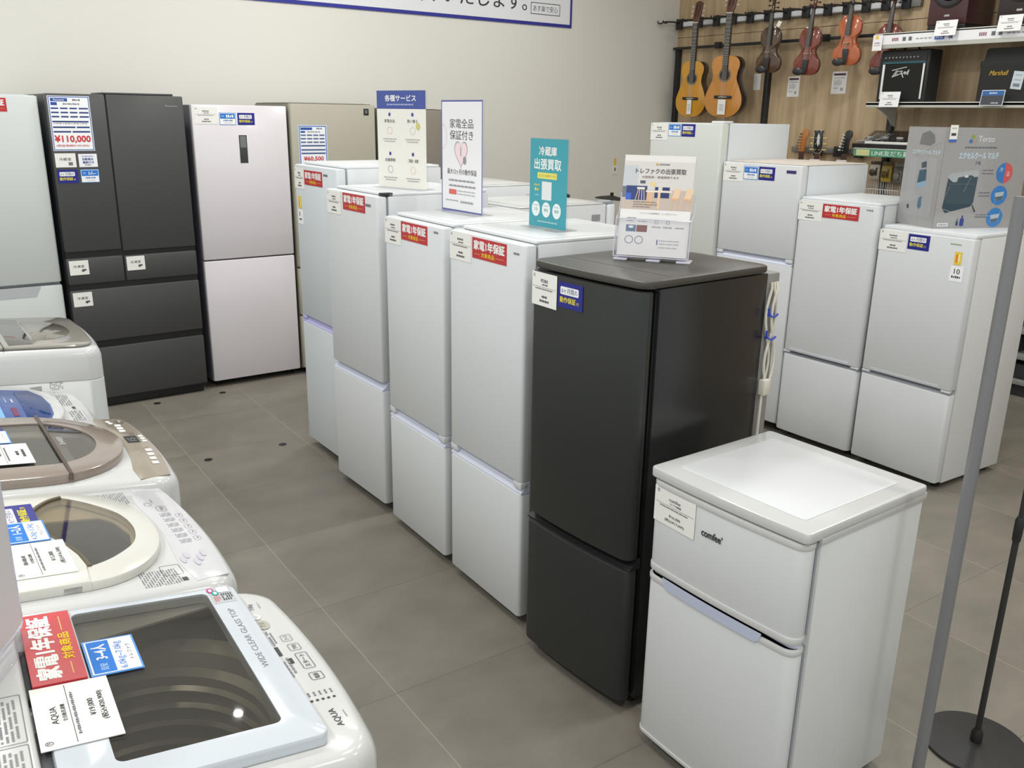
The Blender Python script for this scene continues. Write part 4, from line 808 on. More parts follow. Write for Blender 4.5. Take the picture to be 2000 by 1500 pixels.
# ------------------------------------------------------------------ cooler carton
root = thing('cooler_carton', 'grey printed cooler carton wrapped in clear film on top of a white refrigerator', 'carton', TR(4.11, 2.28, 1.2625, math.atan2(-.175, .44)))
w, d, h = .474, .265, .464
g = G(); g.box(0, w, 0, d, 0, h, mat('grey_card_carton', (166, 165, 163), rough=.3, coat=.2, noise=.06, nscale=25), .002); box = g.build('carton', root)
E = [('e', .148, .040, .010, .010, (140, 170, 70)), ('e', .138, .060, .010, .010, (70, 120, 190)), ('e', .160, .060, .010, .010, (180, 160, 140)), ('t', 'Terzo', .178, .035, .268, .062, (232, 232, 232), .015), ('g', .11, .084, .29, .092, 26, (100, 104, 116)), ('t', 'エクセルクール マルチ', .085, .110, .305, .140, (206, 228, 238), .035), ('t', '14L', .185, .150, .216, .166, (92, 100, 128), .02)]
E += [('p', [(.045, .225), (.21, .205), (.205, .345), (.19, .362), (.055, .392), (.035, .37)], (54, 76, 86)), ('p', [(.04, .222), (.055, .208), (.19, .190), (.212, .198), (.212, .222), (.19, .224), (.17, .215), (.10, .226), (.095, .246), (.075, .248), (.05, .232)], (180, 186, 186)), ('rr', .135, .215, .155, .226, (220, 224, 222), .002), ('r', .055, .255, .19, .258, (80, 104, 112)), ('p', [(.198, .355), (.202, .352), (.226, .385), (.218, .390)], (70, 72, 76))]
E += [('p', [(.355 + .046 * math.cos(t), .205 + .048 * math.sin(t)) for t in [PI / 2 + PI * i / 16 for i in range(17)]], (58, 130, 200)), ('p', [(.355 + .046 * math.cos(t), .205 + .048 * math.sin(t)) for t in [-PI / 2 + PI * i / 16 for i in range(17)]], (220, 96, 96)), ('t', '冷', .325, .178, .345, .20, (200, 224, 244)), ('t', '温', .365, .198, .385, .22, (244, 200, 200))]
for x, y in ((.345, .310), (.34, .415)): E += [('e', x, y, .046, .046, (58, 134, 204)), ('p', [(x - .024, y - .012), (x + .026, y - .018), (x + .022, y + .022), (x - .02, y + .024)], (188, 200, 206)), ('p', [(x - .022, y + .008), (x + .024, y + .002), (x + .02, y + .022), (x - .018, y + .024)], (90, 112, 126))]
for yy in (.19, .205, .295, .31, .40, .41): E.append(('g', .225, yy, .29, yy + .005, 9, (112, 116, 130)))
E += [('rr', .125, .432, .137, .452, (40, 64, 140), .004), ('rr', .146, .418, .168, .454, (40, 64, 140), .006), ('r', .129, .418, .133, .434, (40, 64, 140)), ('r', .153, .405, .161, .42, (40, 64, 140)), ('rr', .02, .438, .082, .455, (226, 228, 228), .001), ('g', .028, .444, .075, .449, 8, (110, 110, 114))]
card('front_print', box, 0, -.0006, h, w, h, E, mat('grey_card_print', (166, 165, 163), rough=.3, coat=.2))
E = [('p', [(.10, .03), (.15, .015), (.19, .035), (.20, .07), (.17, .085), (.09, .08)], (120, 120, 120)), ('t', 'エクセルクール マルチ', .05, .104, .245, .124, (206, 226, 236), .03), ('rr', .045, .142, .235, .415, (172, 172, 172), .02), ('p', [(.125, .165), (.16, .155), (.165, .185), (.13, .19)], (76, 92, 104)), ('p', [(.118, .20), (.168, .192), (.175, .262), (.135, .278), (.112, .262)], (70, 98, 112)), ('p', [(.112, .262), (.175, .245), (.172, .272), (.112, .29)], (150, 178, 200)), ('p', [(.138, .33), (.16, .32), (.165, .37), (.15, .385), (.136, .37)], (90, 120, 138)), ('p', [(.06, .37), (.075, .365), (.078, .385), (.064, .388)], (56, 58, 62))]
card('side_print', box, 0, 0, 0, d, h, E, mat('grey_card_print', (166, 165, 163)), M=Matrix.Translation((-.0006, d, h)) @ Matrix.Rotation(rad(-90), 4, 'Z'))
g = G(); g.box(-.0035, w + .003, -.0035, d + .003, .002, h + .003, M_ACRYL, .004)
random.seed(3)
for k in range(8):
    x = .03 + .055 * k; z0 = random.uniform(.05, .38); g.tube([(x, -.0040, z0), (x + .012, -.0042, z0 + .03), (x + .03, -.0038, z0 + .07)], .0003, mat('film_crease', (214, 216, 218), rough=.2), 5)
g.tube([(0.005, -.0038, .10), (.10, -.004, .075), (.22, -.004, .06), (.33, -.004, .055)], .0006, mat('film_crease', (214, 216, 218)), 5)
g.tube([(-.0042, .20, .33), (-.0044, .12, .36), (-.0042, .03, .40)], .0006, mat('film_crease', (214, 216, 218)), 5); g.build('clear_wrap', root)
card('price_label', box, 0, 0, 0, .042, .075, [('r', .004, .002, .038, .05, (246, 244, 238)), ('g', .008, .012, .034, .017, 4, GREY), ('r', .008, .036, .034, .048, (70, 70, 74)), ('r', 0, .064, .042, .075, (64, 110, 190))], ink((244, 242, 236)), M=Matrix.Translation((.012, -.006, h + .012)))

# ------------------------------------------------------------------ banner on the back wall
g = G(); x0, x1, z0, z1 = 1.2, 5.145, 2.476, 3.30
g.box(x0, x1, WY - .010, WY - .001, z0, z1, mat('banner_blue', (58, 62, 160), rough=.5), .002); bn = g.build('banner', None)
tag(bn, 'white banner with a dark blue border high on the back wall', 'banner')
g = G(); g.box(x0 + .025, x1 - .025, WY - .0125, WY - .0101, z0 + .025, z1 - .025, mat('banner_white', (232, 234, 238), rough=.5)); f = g.build('printed_sheet', bn)
M = Matrix.Translation((0, WY - .0132, 0)) @ RX90
g = G(); g.text('お買い上げ商品は当店がお届けいたします。', 1.7, 2.578, 4.66, 2.72, ink((64, 64, 68)), M, .01, 3)
fr = rrect(4.70, 5.01, 2.560, 2.652, .004); fi = rrect(4.706, 5.004, 2.566, 2.646, .003)
for j in range(len(fr)):
    q = (j + 1) % len(fr); g.flat([fr[j], fr[q], fi[q], fi[j]], ink((90, 90, 94)), 0, M)
g.text('あす楽で安心', 4.725, 2.583, 4.985, 2.63, ink((80, 80, 84)), M, .008, 2); g.build('banner_print', f, recalc=False)
# tag on the wall
g = G(); g.box(5.700, 5.765, WY - .004, WY - .001, 1.235, 1.315, ink((232, 230, 224))); o = g.build('wall_tag'); tag(o, 'small white tag with a yellow strip taped to the back wall', 'tag')
g = G(); g.box(5.715, 5.740, WY - .0045, WY - .001, 1.315, 1.38, ink((222, 196, 80))); g.build('yellow_strip', o)
g = G(); g.box(5.722, 5.738, WY - .0048, WY - .004, 1.265, 1.295, ink((110, 110, 114))); g.build('tag_print', o)

# ------------------------------------------------------------------ guitar wall
M_PIPE = mat('black_powder_steel', (36, 36, 38), rough=.5)
def RW(y, z, x): return Matrix.Translation((x, y, z)) @ Matrix.Rotation(-PI / 2, 4, 'Z')     # local x -> -Y, local y -> +X: faces the shop
for y, ztop, lb in ((6.30, 2.385, 'black slotted wall post in the room corner'), (5.225, 2.40, 'black slotted wall post between the guitars and the violins'), (4.02, 1.84, 'black slotted wall post under the instrument shelves')):
    g = G(); g.box(WX - .045, WX - .001, y - .022, y + .022, .0, ztop, M_PIPE, .002)
    for k in range(24): g.box(WX - .0458, WX - .0448, y - .004, y + .004, ztop - .06 - .07 * k, ztop - .03 - .07 * k, M_BLACKP)
    tag(g.build('slotted_post'), lb, 'wall post', 'black slotted wall posts')
g = G(); g.box(WX - .072, WX - .046, 3.98, 6.33, 2.362, 2.385, M_PIPE, .003)
for y in (5.78, 4.66): g.box(WX - .085, WX - .04, y - .03, y + .03, 2.352, 2.405, M_PIPE, .004)
tag(g.build('cross_bar'), 'thin black bar joining the tops of the wall posts', 'bar')
rail = G(); rail.box(WX - .040, WX - .001, 3.9, 6.36 - .015, 2.555, 2.615, mat('grey_rail', (120, 118, 114), rough=.4), .003); rail = rail.build('hanging_rail'); tag(rail, 'long rail of price strips and instrument hooks high on the wooden wall', 'rail')
HY = [6.285, 6.036, 5.833, 5.639, 5.451, 5.262, 5.067, 4.880, 4.675, 4.50, 4.335, 4.17, 4.005]
for i in range(len(HY) - 1):
    g = G(); g.box(WX - .0425, WX - .040, HY[i + 1] + .035, HY[i] - .035, 2.566, 2.604, ink((224, 226, 230))); g.build('price_strip', rail)
for i, y in enumerate(HY):
    lb = ['empty black instrument hook nearest the room corner', 'empty black hook left of the small guitar neck', 'black hook holding the small yellow guitar', 'empty black hook between the two guitars', 'black hook holding the large orange guitar', 'empty black hook right of the large guitar', 'black hook holding the dark brown violin', 'empty black hook between the dark brown and red violins', 'black hook holding the red-brown violin', 'empty black hook between the red-brown and orange violins', 'black hook holding the orange violin', 'empty black hook right of the orange violin', 'black hook holding the violin beside the shelves'][i]
    root = thing('instrument_hook', lb, 'hook', RW(y, 2.585, WX - .043), 'black instrument hooks on the rail')
    g = G(); g.box(-.034, .034, -.022, 0, -.045, .045, M_PIPE, .004); g.build('block', root)
    g = G(); L_ = .235
    g.tube([(0, -.02, .012), (0, -.09, .016), (0, -L_ + .06, .012), (0, -L_ + .05, .012)], .007, M_PIPE, 8)
    for s_ in (-1, 1): g.tube([(0, -L_ + .055, .012), (s_ * .03, -L_ + .045, .010), (s_ * .036, -L_ + .02, -.004), (s_ * .036, -L_ - .012, -.004), (s_ * .034, -L_ - .026, .014)], .006, M_PIPE, 8)
    g.build('fork', root)
def outline(pts, mirror=True, n=10):
    """smooth closed outline from right-half control points (x, z) running bottom to top"""
    P = [(-x, z) for x, z in pts[1:]]; ctrl = pts + list(reversed([(-x, z) for x, z in pts if x > 1e-6]))
    out = []; m = len(ctrl)
    for i in range(m):
        p0, p1, p2, p3 = ctrl[i - 1], ctrl[i], ctrl[(i + 1) % m], ctrl[(i + 2) % m]
        for k in range(n):
            t = k / n; t2, t3 = t * t, t * t * t
            out.append(tuple(.5 * (2 * p1[j] + (-p0[j] + p2[j]) * t + (2 * p0[j] - 5 * p1[j] + 4 * p2[j] - p3[j]) * t2 + (-p0[j] + 3 * p1[j] - 3 * p2[j] + p3[j]) * t3) for j in (0, 1)))
    return out
M_EBONY = mat('ebony', (34, 30, 30), rough=.4); M_NECK = mat('mahogany_neck', (96, 58, 40), rough=.4)
def acoustic(M, s, top_c, side_c, label, tagx, tagw, kw=1.0):
    root = thing('acoustic_guitar', label, 'guitar', M, 'acoustic guitars on the wall')
    ol = outline([(0, 0), (.10, .012), (.168, .07), (.182, .15), (.150, .235), (.118, .30), (.122, .36), (.137, .405), (.130, .446), (.092, .478), (.035, .487), (0, .487)])
    ol = [(x * s * kw, z * s) for x, z in ol]
    g = G(); g.prism(ol, 0, .092 * s, mat('guitar_side_' + label[:12], side_c, rough=.3, coat=.4), .003, M=RX90 @ Matrix.Translation((0, 0, -.092 * s))); g.build('body', root)
    g = G(); g.prism(ol, 0, .004, mat('guitar_top_' + label[:12], top_c, rough=.25, coat=.5, noise=.08, nscale=30), .0015, M=RX90); top = g.build('soundboard', root)
    g = G(); Mh = Matrix.Translation((0, -.0045, .335 * s)) @ RX90
    g.flat(ellipse(0, 0, .058 * s, .058 * s, 40), mat('rosette', (120, 110, 96), rough=.4), 0, Mh); g.flat(ellipse(0, 0, .044 * s, .044 * s, 40), mat('sound_hole', (52, 40, 32), rough=.8), .0006, Mh); g.build('sound_hole', top, recalc=False)
    g = G(); g.box(-.082 * s, .082 * s, -.014, -.003, .148 * s, .172 * s, M_EBONY, .003); g.box(-.04 * s, .04 * s, -.016, -.012, .158 * s, .162 * s, ink((236, 230, 214))); g.build('bridge', top)
    nut = .812 * s
    g = G(); g.box(-.027 * s, .027 * s, -.011, -.002, .375 * s, nut, M_EBONY, .002)
    for k in range(16): z = nut - .65 * s * (1 - 2 ** (-(k + 1) / 12)); g.box(-.026 * s, .026 * s, -.0122, -.0108, z - .0012, z + .0012, M_STEEL)
    g.build('fingerboard', root)
    g = G(); g.box(-.024 * s, .024 * s, -.004, .020, .475 * s, nut + .01, M_NECK, .008); g.box(-.026 * s, .026 * s, -.013, .0, nut, nut + .006, ink((238, 234, 222))); g.build('neck', root)
    g = G(); hd = [(-.026, 0), (.026, 0), (.036, .04), (.036, .17), (.014, .186), (-.014, .186), (-.036, .17), (-.036, .04)]
    Lh = Matrix.Translation((0, .002, nut + .004)) @ Matrix.Rotation(rad(-14), 4, 'X')
    g.prism([(x * s, z * s) for x, z in hd], -.008, .008, M_NECK, .002, M=Lh @ RX90)
    for q in (-1, 1): g.prism([(q * .016 * s + x * s, z * s) for x, z in rrect(-.005, .005, .05, .155, .004)], .0078, .0092, M_EBONY, M=Lh @ RX90)
    hd_o = g.build('headstock', root)
    g = G()
    for q in (-1, 1):
        for zz in (.06, .10, .14):
            g.tube([Lh @ Vector((q * .034 * s, 0, zz * s)), Lh @ Vector((q * .052 * s, .002, zz * s))], .003, M_CHROME, 6); g.box(q * .058 * s - .008, q * .058 * s + .008, -.004, .006, zz * s - .008, zz * s + .008, ink((236, 226, 204)), .002, M=Lh)
    g.build('tuning_pegs', hd_o)
    g = G()
    for q in range(6):
        x = (-.02 + .008 * q) * s; g.tube([(x, -.0165, .16 * s), (x * .85, -.0145, nut)], .0007, ink((210, 206, 196)), 4)
    g.build('strings', root)
    g = G(); g.box(tagx * s - tagw / 2, tagx * s + tagw / 2, -.0205, -.0195, .02, .145, ink((238, 238, 236))); pt = g.build('price_tag', root)
    g = G(); g.tube([(tagx * s, -.0200, .14), (tagx * s, -.0168, .165 * s)], .0006, ink((230, 230, 230)), 4)
    for k in range(5): g.box(tagx * s - tagw * .3, tagx * s + tagw * .3, -.0209, -.0205, .10 - .012 * k, .104 - .012 * k, ink((150, 150, 152)))
    g.build('tag_print', pt)
    return root
def LEAN(y, z, x, rz=0.0, lean=0.0, roll=0.0): return RW(y, z, x) @ Matrix.Rotation(rz, 4, 'Z') @ Matrix.Rotation(lean, 4, 'X') @ Matrix.Rotation(roll, 4, 'Y')
K = 6.15 / 6.32
acoustic(LEAN(5.865, 1.765, 6.17, rad(12), rad(2), rad(1.2)), .97, (214, 152, 42), (70, 50, 30), 'small yellow guitar hanging nearest the room corner', 0.0, .045, .86)
acoustic(LEAN(5.465, 1.765, 6.15, rad(12), rad(2), rad(1.2)), 1.03, (206, 140, 62), (44, 28, 26), 'large orange guitar hanging second from the room corner', .0, .075, .95)
VO = outline([(0, 0), (.05, .004), (.092, .03), (.104, .075), (.097, .112), (.084, .126), (.076, .138), (.060, .165), (.056, .185), (.060, .205), (.074, .226), (.080, .236), (.084, .26), (.080, .305), (.05, .346), (.02, .355), (0, .356)], n=6)
M_FB = mat('violin_fittings', (30, 28, 30), rough=.35, coat=.3)
def violin(M, col, dark, label, tg):
    root = thing('violin', label, 'violin', M, 'violins hanging on the rail')
    m1 = mat('violin_top_%d' % col[0], col, rough=.16, coat=.6, noise=.25, nscale=9); m2 = mat('violin_rib_%d' % col[0], dark, rough=.2, coat=.5)
    g = G(); g.prism([(x * .965, .178 + (z - .178) * .975) for x, z in VO], -.034, .0, m2, 0, M=RX90); g.build('ribs', root)
    g = G(); n = len(VO); rr = []
    for k, hgt in ((1.0, 0.0), (1.0, .004), (.93, .0075), (.7, .013), (.4, .017), (.12, .018)): rr.append([Vector((x * k, -hgt, .178 + (z - .178) * k)) for x, z in VO])
    g.loft(rr, m1); top = g.build('top_plate', root)
    g = G(); g.prism(VO, -.038, -.034, m2, .001, M=RX90); g.build('back_plate', root)
    g = G()
    for q in (-1, 1): g.tube([(q * .036, -.0155, .125), (q * .040, -.0158, .135), (q * .043, -.0155, .15), (q * .038, -.0165, .17), (q * .033, -.017, .19), (q * .030, -.0172, .205), (q * .026, -.0176, .20)], .0022, M_FB, 6)
    g.build('f_holes', top)
    g = G(); g.loft([[Vector((x, y, z)) for x, y in ((-a, -b), (a, -b), (a, -b + .006), (-a, -b + .006))] for z, a, b in ((.005, .012, .026), (.02, .016, .030), (.115, .022, .034), (.118, .016, .033))], M_FB); g.build('tailpiece', root)
    g = G(); g.loft([[Vector((x, y, z)) for x, y in ((-a, -b), (a, -b), (a, -.012), (-a, -.012))] for z, a, b in ((.158, .021, .046), (.162, .021, .046))], mat('maple_bridge', (206, 170, 116), rough=.5)); g.build('bridge', root)
    g = G(); g.prism([(x - .05, z) for x, z in ellipse(0, .024, .044, .030, 24)], .020, .032, M_FB, .005, M=RX90); g.build('chin_rest', root)
    g = G(); g.loft([[Vector((x, y, z)) for x, y in ((-a, -b), (a, -b), (a, -b + .008), (-a, -b + .008))] for z, a, b in ((.215, .021, .038), (.485, .012, .024))], M_FB); g.build('fingerboard', root)
    g = G(); g.tube([(0, -.006, .335), (0, -.010, .36), (0, -.012, .42), (0, -.010, .49)], [.024, .017, .013, .012], m2, 10); g.build('neck', root)
    g = G(); g.tube([(0, -.010, .485), (0, -.008, .52), (0, .004, .56), (0, .016, .585)], [.013, .014, .012, .008], m2, 10)
    sp = [(0, .010 - .016 * math.cos(a) * (1 - a / 14), .588 + .016 * math.sin(a) * (1 - a / 14)) for a in [i * .5 for i in range(20)]]
    g.tube(sp, .006, m2, 8); hd = g.build('scroll', root)
    g = G()
    for zz, q in ((.50, 1), (.515, -1), (.535, 1), (.55, -1)): g.tube([(-q * .014, -.004, zz), (q * .03, -.004, zz)], .0032, M_FB, 6); g.tube([(q * .028, -.004, zz), (q * .042, -.004, zz)], [.004, .009], M_FB, 8)
    g.build('pegs', hd)
    g = G()
    for q in range(4): g.tube([(-.009 + .006 * q, -.036, .115), (-.012 + .008 * q, -.047, .16), (-.006 + .004 * q, -.0255, .487)], .0006, ink((200, 196, 186)), 4)
    g.build('strings', root)
    if tg:
        g = G(); g.box(.02, .05, -.052, -.051, .30, .345, ink((240, 240, 238)), M=Matrix.Rotation(rad(25), 4, 'Y') @ Matrix.Translation((-.12, 0, .05))); g.build('price_tag', root)
    return root
KV = 6.2 / 6.38
violin(LEAN(5.085, 2.122, 6.23, rad(16), rad(2), rad(2)), (84, 58, 36), (58, 42, 30), 'dark brown violin hanging right of the large guitar', True)
violin(LEAN(4.70, 2.094, 6.22, rad(16), rad(2), rad(4)), (134, 64, 46), (96, 42, 32), 'red-brown violin hanging second in the violin line', False)
violin(LEAN(4.34, 2.155, 6.22, rad(16), rad(2), rad(2)), (198, 104, 58), (150, 70, 40), 'bright orange violin hanging third in the violin line', False)
violin(LEAN(4.075, 2.084, 6.310, rad(16), rad(2), rad(4)), (128, 58, 40), (84, 40, 30), 'red-brown violin half hidden behind the shelf edge and amplifier', False)
for y0, y1, z0, z1, rich, lb in ((5.395, 5.318, 1.995, 2.128, False, 'plain white card on the wall below the dark brown violin'), (5.028, 4.908, 1.935, 2.098, True, 'printed white card on the wall below the red-brown violin'), (4.598, 4.462, 1.955, 2.125, True, 'printed white card on the wall below the orange violin')):
    w, h = y0 - y1, z1 - z0; E = []
    if rich: E = [('r', .1 * w, .08 * h, .9 * w, .18 * h, (96, 70, 82)), ('g', .14 * w, .26 * h, .86 * w, .30 * h, 8, GREY), ('g', .14 * w, .36 * h, .7 * w, .62 * h, 5, (200, 200, 204)), ('r', .62 * w, .72 * h, .8 * w, .86 * h, (170, 170, 174)), ('g', .14 * w, .72 * h, .5 * w, .76 * h, 5, GREY)]
    o = card_geo(w, h, E, ink((240, 238, 236))).build('wall_card', None, RW(y0, z1, WX - .0012), smooth=60, recalc=False); tag(o, lb, 'card', 'cards on the wooden wall')

# ------------------------------------------------------------------ instrument shelves
M_SHELF = mat('grey_white_shelf', (196, 196, 188), rough=.4)
def shelf(z0, z1, y0, y1, xf, label, lip, name='wall_shelf'):
    root = thing(name, label, 'shelf', TR((xf + WX) / 2, (y0 + y1) / 2, z0), 'steel wall shelves'); ox, oy, oz = (xf + WX) / 2, (y0 + y1) / 2, z0
    g = G(); g.box(xf - ox, WX - .05 - ox, y0 - oy, y1 - oy, z1 - .02 - z0, z1 - z0, M_SHELF, .003); g.box(xf - ox, xf + .012 - ox, y0 - oy, y1 - oy, z1 - lip - z0, z1 + .004 - z0, M_SHELF, .003); g.build('board', root)
    return root, (ox, oy, oz)
YL, YR = 4.005, 1.9
r1, oc = shelf(1.845, 1.880, YR, YL, 6.05, 'grey-white shelf carrying the guitar amplifiers', .035)
for y in (3.97, 2.83):
    prof = [(6.10, 1.858), (WX - .05, 1.858), (WX - .05, 1.71), (6.36, 1.72), (6.33, 1.75), (6.29, 1.785), (6.20, 1.825)]
    g = G(); g.loft([[Vector((x - oc[0], yy - oc[1], z - oc[2])) for x, z in prof] for yy in (y - .004, y + .004)], M_SHELF); g.build('bracket', r1)
r2, oc = shelf(2.245, 2.345, YR, YL, 6.05, 'upper grey-white shelf with a printed price rail and dark speakers', .10)
g = G(); M = Matrix.Translation((6.0485, 0, 0)) @ Matrix.Rotation(-PI / 2, 4, 'Z') @ RX90
zz0, zz1 = 2.272, 2.335
def ry(y): return -y
g.flat([(ry(3.99), zz0), (ry(2.0), zz0), (ry(2.0), zz1), (ry(3.99), zz1)], ink((238, 238, 240)), 0, M)
for yy in (3.86, 3.24, 2.6):
    for k in range(4): g.flat([(ry(yy - .013 * k), 2.292), (ry(yy - .013 * k - .009), 2.292), (ry(yy - .013 * k - .009), 2.314), (ry(yy - .013 * k), 2.314)], ink((150, 90, 110)), .0006, M)
    for k in range(2): g.flat([(ry(yy - .08 - .045 * k), 2.29), (ry(yy - .105 - .045 * k), 2.29), (ry(yy - .105 - .045 * k), 2.316), (ry(yy - .08 - .045 * k), 2.316)], ink((110, 110, 116)), .0006, M)
    for k in range(4): g.flat([(ry(yy - .18 - .03 * k), 2.296), (ry(yy - .203 - .03 * k), 2.296), (ry(yy - .203 - .03 * k), 2.304), (ry(yy - .18 - .03 * k), 2.304)], ink((160, 160, 164)), .0006, M)
    g.flat([(ry(yy - .315), 2.286), (ry(yy - .385), 2.286), (ry(yy - .385), 2.326), (ry(yy - .315), 2.326)], ink((70, 110, 205)), .0006, M); g.text('買取', ry(yy - .325), 2.292, ry(yy - .375), 2.32, ink(WHITE), M, .015, 2, .0009)
    g.text('&', ry(yy - .415), 2.288, ry(yy - .445), 2.324, ink((80, 80, 150)), M, .02, 2, .0006)
g.build('price_rail', r2, M=Matrix.Translation((-oc[0], -oc[1], -oc[2])), recalc=False)
def shelf_card(y, z, x, w, h, label, els, base, lean=rad(-8)):
    o = card_geo(w, h, els, base, .0012).build('shelf_card', None, RW(y, z, x) @ Matrix.Rotation(lean, 4, 'X'), smooth=60, recalc=False); tag(o, label, 'card', 'cards on the instrument shelves')
shelf_card(3.535, 2.402, 6.030, .150, .098, 'white price card on the upper shelf before the first dark speaker', E_price(.15, .098), ink((240, 240, 238)))
shelf_card(3.115, 2.405, 6.030, .150, .098, 'white price card on the upper shelf before the second dark speaker', E_price(.15, .098), ink((240, 240, 238)))
shelf_card(4.00, 2.338, 6.034, .075, .105, 'small tag with a yellow corner hanging from the upper shelf end', [('r', .02, .006, .045, .028, (232, 200, 70)), ('g', .015, .05, .06, .058, 5, (120, 80, 100)), ('g', .012, .066, .062, .072, 7, GREY)], ink((240, 238, 238)), 0)
shelf_card(3.880, 1.952, 6.034, .152, .104, 'white price card standing before the left guitar amplifier', E_price(.152, .104), ink((240, 240, 240)))
shelf_card(3.150, 1.955, 6.034, .150, .098, 'dark card with a blue heading before the black-covered amplifier', [('r', .004, .004, .146, .094, (72, 74, 80)), ('r', .004, .004, .146, .034, (56, 100, 160)), ('g', .05, .014, .10, .024, 7, (200, 215, 235)), ('g', .07, .076, .12, .086, 6, (180, 180, 184))], ink((222, 226, 230)))
# amplifier with white piping
y0, y1, zb, h = 3.965, 3.590, 1.884, .352; w = y0 - y1
root = thing('guitar_amplifier', 'black guitar amplifier with white piping on the lower instrument shelf', 'amplifier', RW((y0 + y1) / 2, zb, 6.18)); d = .175
M_TOLEX = mat('black_tolex', (34, 33, 35), rough=.6, bump=.4, bscale=500)
g = G(); g.box(-w / 2, w / 2, -d / 2 + .012, d / 2, 0, h, M_TOLEX, .012, 3); g.build('cabinet', root)
g = G(); g.box(-w / 2 + .02, w / 2 - .02, -d / 2 + .006, -d / 2 + .014, .02, h - .095, mat('black_grille_cloth', (24, 24, 23), rough=.9, bump=.5, bscale=800)); gr = g.build('grille', root)
Mf = Matrix.Translation((0, -d / 2 + .0055, 0)) @ RX90
g = G()
for st_ in ([(-.08, .215), (.03, .235)], [(-.045, .212), (-.075, .170)], [(-.035, .214), (-.055, .178)], [(-.03, .205), (0, .210), (-.012, .19), (-.04, .185)], [(-.01, .200), (.012, .165)], [(.0, .185), (.02, .205), (.022, .185), (.03, .205)], [(.034, .188), (.045, .212)], [(.042, .182), (.05, .218)], [(-.075, .170), (-.03, .184)]):
    for (xa, za), (xb, zb_) in zip(st_, st_[1:]): g.tube([(xa, -d / 2 + .004, za), (xb, -d / 2 + .004, zb_)], .0032, mat('silver_badge', (206, 206, 204), rough=.3), 6)
g.build('brand_logo', gr)
g = G(); g.box(-w / 2 + .028, w / 2 - .022, -d / 2 + .005, -d / 2 + .013, h - .092, h - .078, mat('teal_band', (38, 84, 92), rough=.4)); g.build('control_stripe', root)
for x, ww in ((-w / 2 + .038, .017), (w / 2 - .030, .013)):
    g = G(); g.box(x - ww / 2, x + ww / 2, -d / 2 + .002, -d / 2 + .010, .02, h - .095, ink((226, 226, 222)), .002); g.build('white_piping', root)
g = G(); g.box(-w / 2 + .02, w / 2 - .02, -d / 2 + .008, -d / 2 + .014, h - .078, h - .022, M_BLACKP); cp = g.build('control_panel', root)
for k in range(10): g = G(); g.lathe([(.007, 0), (.007, .010), (.005, .012)], mat('grey_knob', (120, 118, 120), rough=.4), 10, Matrix.Translation((-w / 2 + .05 + k * .027, -d / 2 + .008, h - .052)) @ RX90); g.build('knob', cp)
g = G(); g.tube([(-.06, 0, h - .002), (-.05, 0, h + .022), (-.02, 0, h + .030), (.02, 0, h + .030), (.05, 0, h + .022), (.06, 0, h - .002)], .008, M_BLACKP, 8); g.build('carry_handle', root)
# amplifier under a black cover
y0, y1 = 3.235, 2.86; w = y0 - y1; h = .30
root = thing('guitar_amplifier', 'amplifier in black cover with gold script logo, cut by the right picture edge', 'amplifier', RW((y0 + y1) / 2, 1.884, 6.235)); d = .25
M_CLOTH = mat('black_cover_cloth', (36, 36, 36), rough=.8, bump=.3, bscale=120)
g = G(); g.loft([[Vector((x * k, y * k2, z)) for x, y in rrect(-w / 2, w / 2, -d / 2, d / 2, .02)] for z, k, k2 in ((0, 1, 1), (.20, .99, .99), (.235, 1.03, 1.02), (.255, 1.02, 1.0), (.26, .93, .92), (.325, .90, .88), (.335, .86, .84))], M_CLOTH); g.build('cover', root)
g = G(); g.text('Marshall', -.115, .165, .0, .195, mat('gold_thread', (206, 168, 60), rough=.35, metal=.3), Matrix.Translation((-.05, -d / 2 - .0015, 0)) @ RX90 @ Matrix(((1, .3, 0, 0), (0, 1, 0, 0), (0, 0, 1, 0), (0, 0, 0, 1))), .012, 3); g.build('brand_logo', root, recalc=False)
card('price_label', root, 0, 0, 0, .07, .11, [('g', .012, .02, .058, .026, 6, GREY), ('g', .012, .05, .058, .056, 6, GREY), ('r', .014, .075, .056, .095, (120, 130, 140))], ink((198, 208, 214)), M=Matrix.Translation((.045, -d / 2 - .002, .19)) @ Matrix.Rotation(rad(6), 4, 'Y'))
# dark speakers on the upper shelf
def speaker(y0, y1, label, col, w2=None):
    w = y0 - y1; h = .42; d = .33
    root = thing('speaker', label, 'speaker', RW((y0 + y1) / 2, 2.349, 6.255), 'dark speakers on the upper shelf')
    g = G(); g.box(-w / 2, w / 2, -d / 2, d / 2, .035, h, mat('dark_redwood_' + label[:6], col, rough=.3, noise=.2, nscale=20), .004); cab = g.build('cabinet', root)
    g = G(); g.box(-w / 2 + .004, w / 2 - .004, -d / 2 + .006, d / 2 - .006, 0, .035, M_BLACKP, .003); g.build('plinth', root)
    g = G(); Md = Matrix.Translation((0, -d / 2, .255)) @ RX90; g.lathe([(.118, 0), (.118, .008), (.108, .012), (.10, .004), (.05, -.004), (.045, .004), (.0, .010)], mat('speaker_cone', (34, 32, 32), rough=.6), 36, Md, True, True); g.build('woofer', cab)
    g = G(); g.box(-.018, .018, -d / 2 - .002, -d / 2, .083, .095, M_STEEL); g.build('badge', cab)
speaker(3.640, 3.368, 'dark red wooden speaker on the upper shelf beside the violins', (74, 46, 46))
speaker(3.165, 2.89, 'near-black speaker on the upper shelf at the right picture edge', (50, 40, 40))
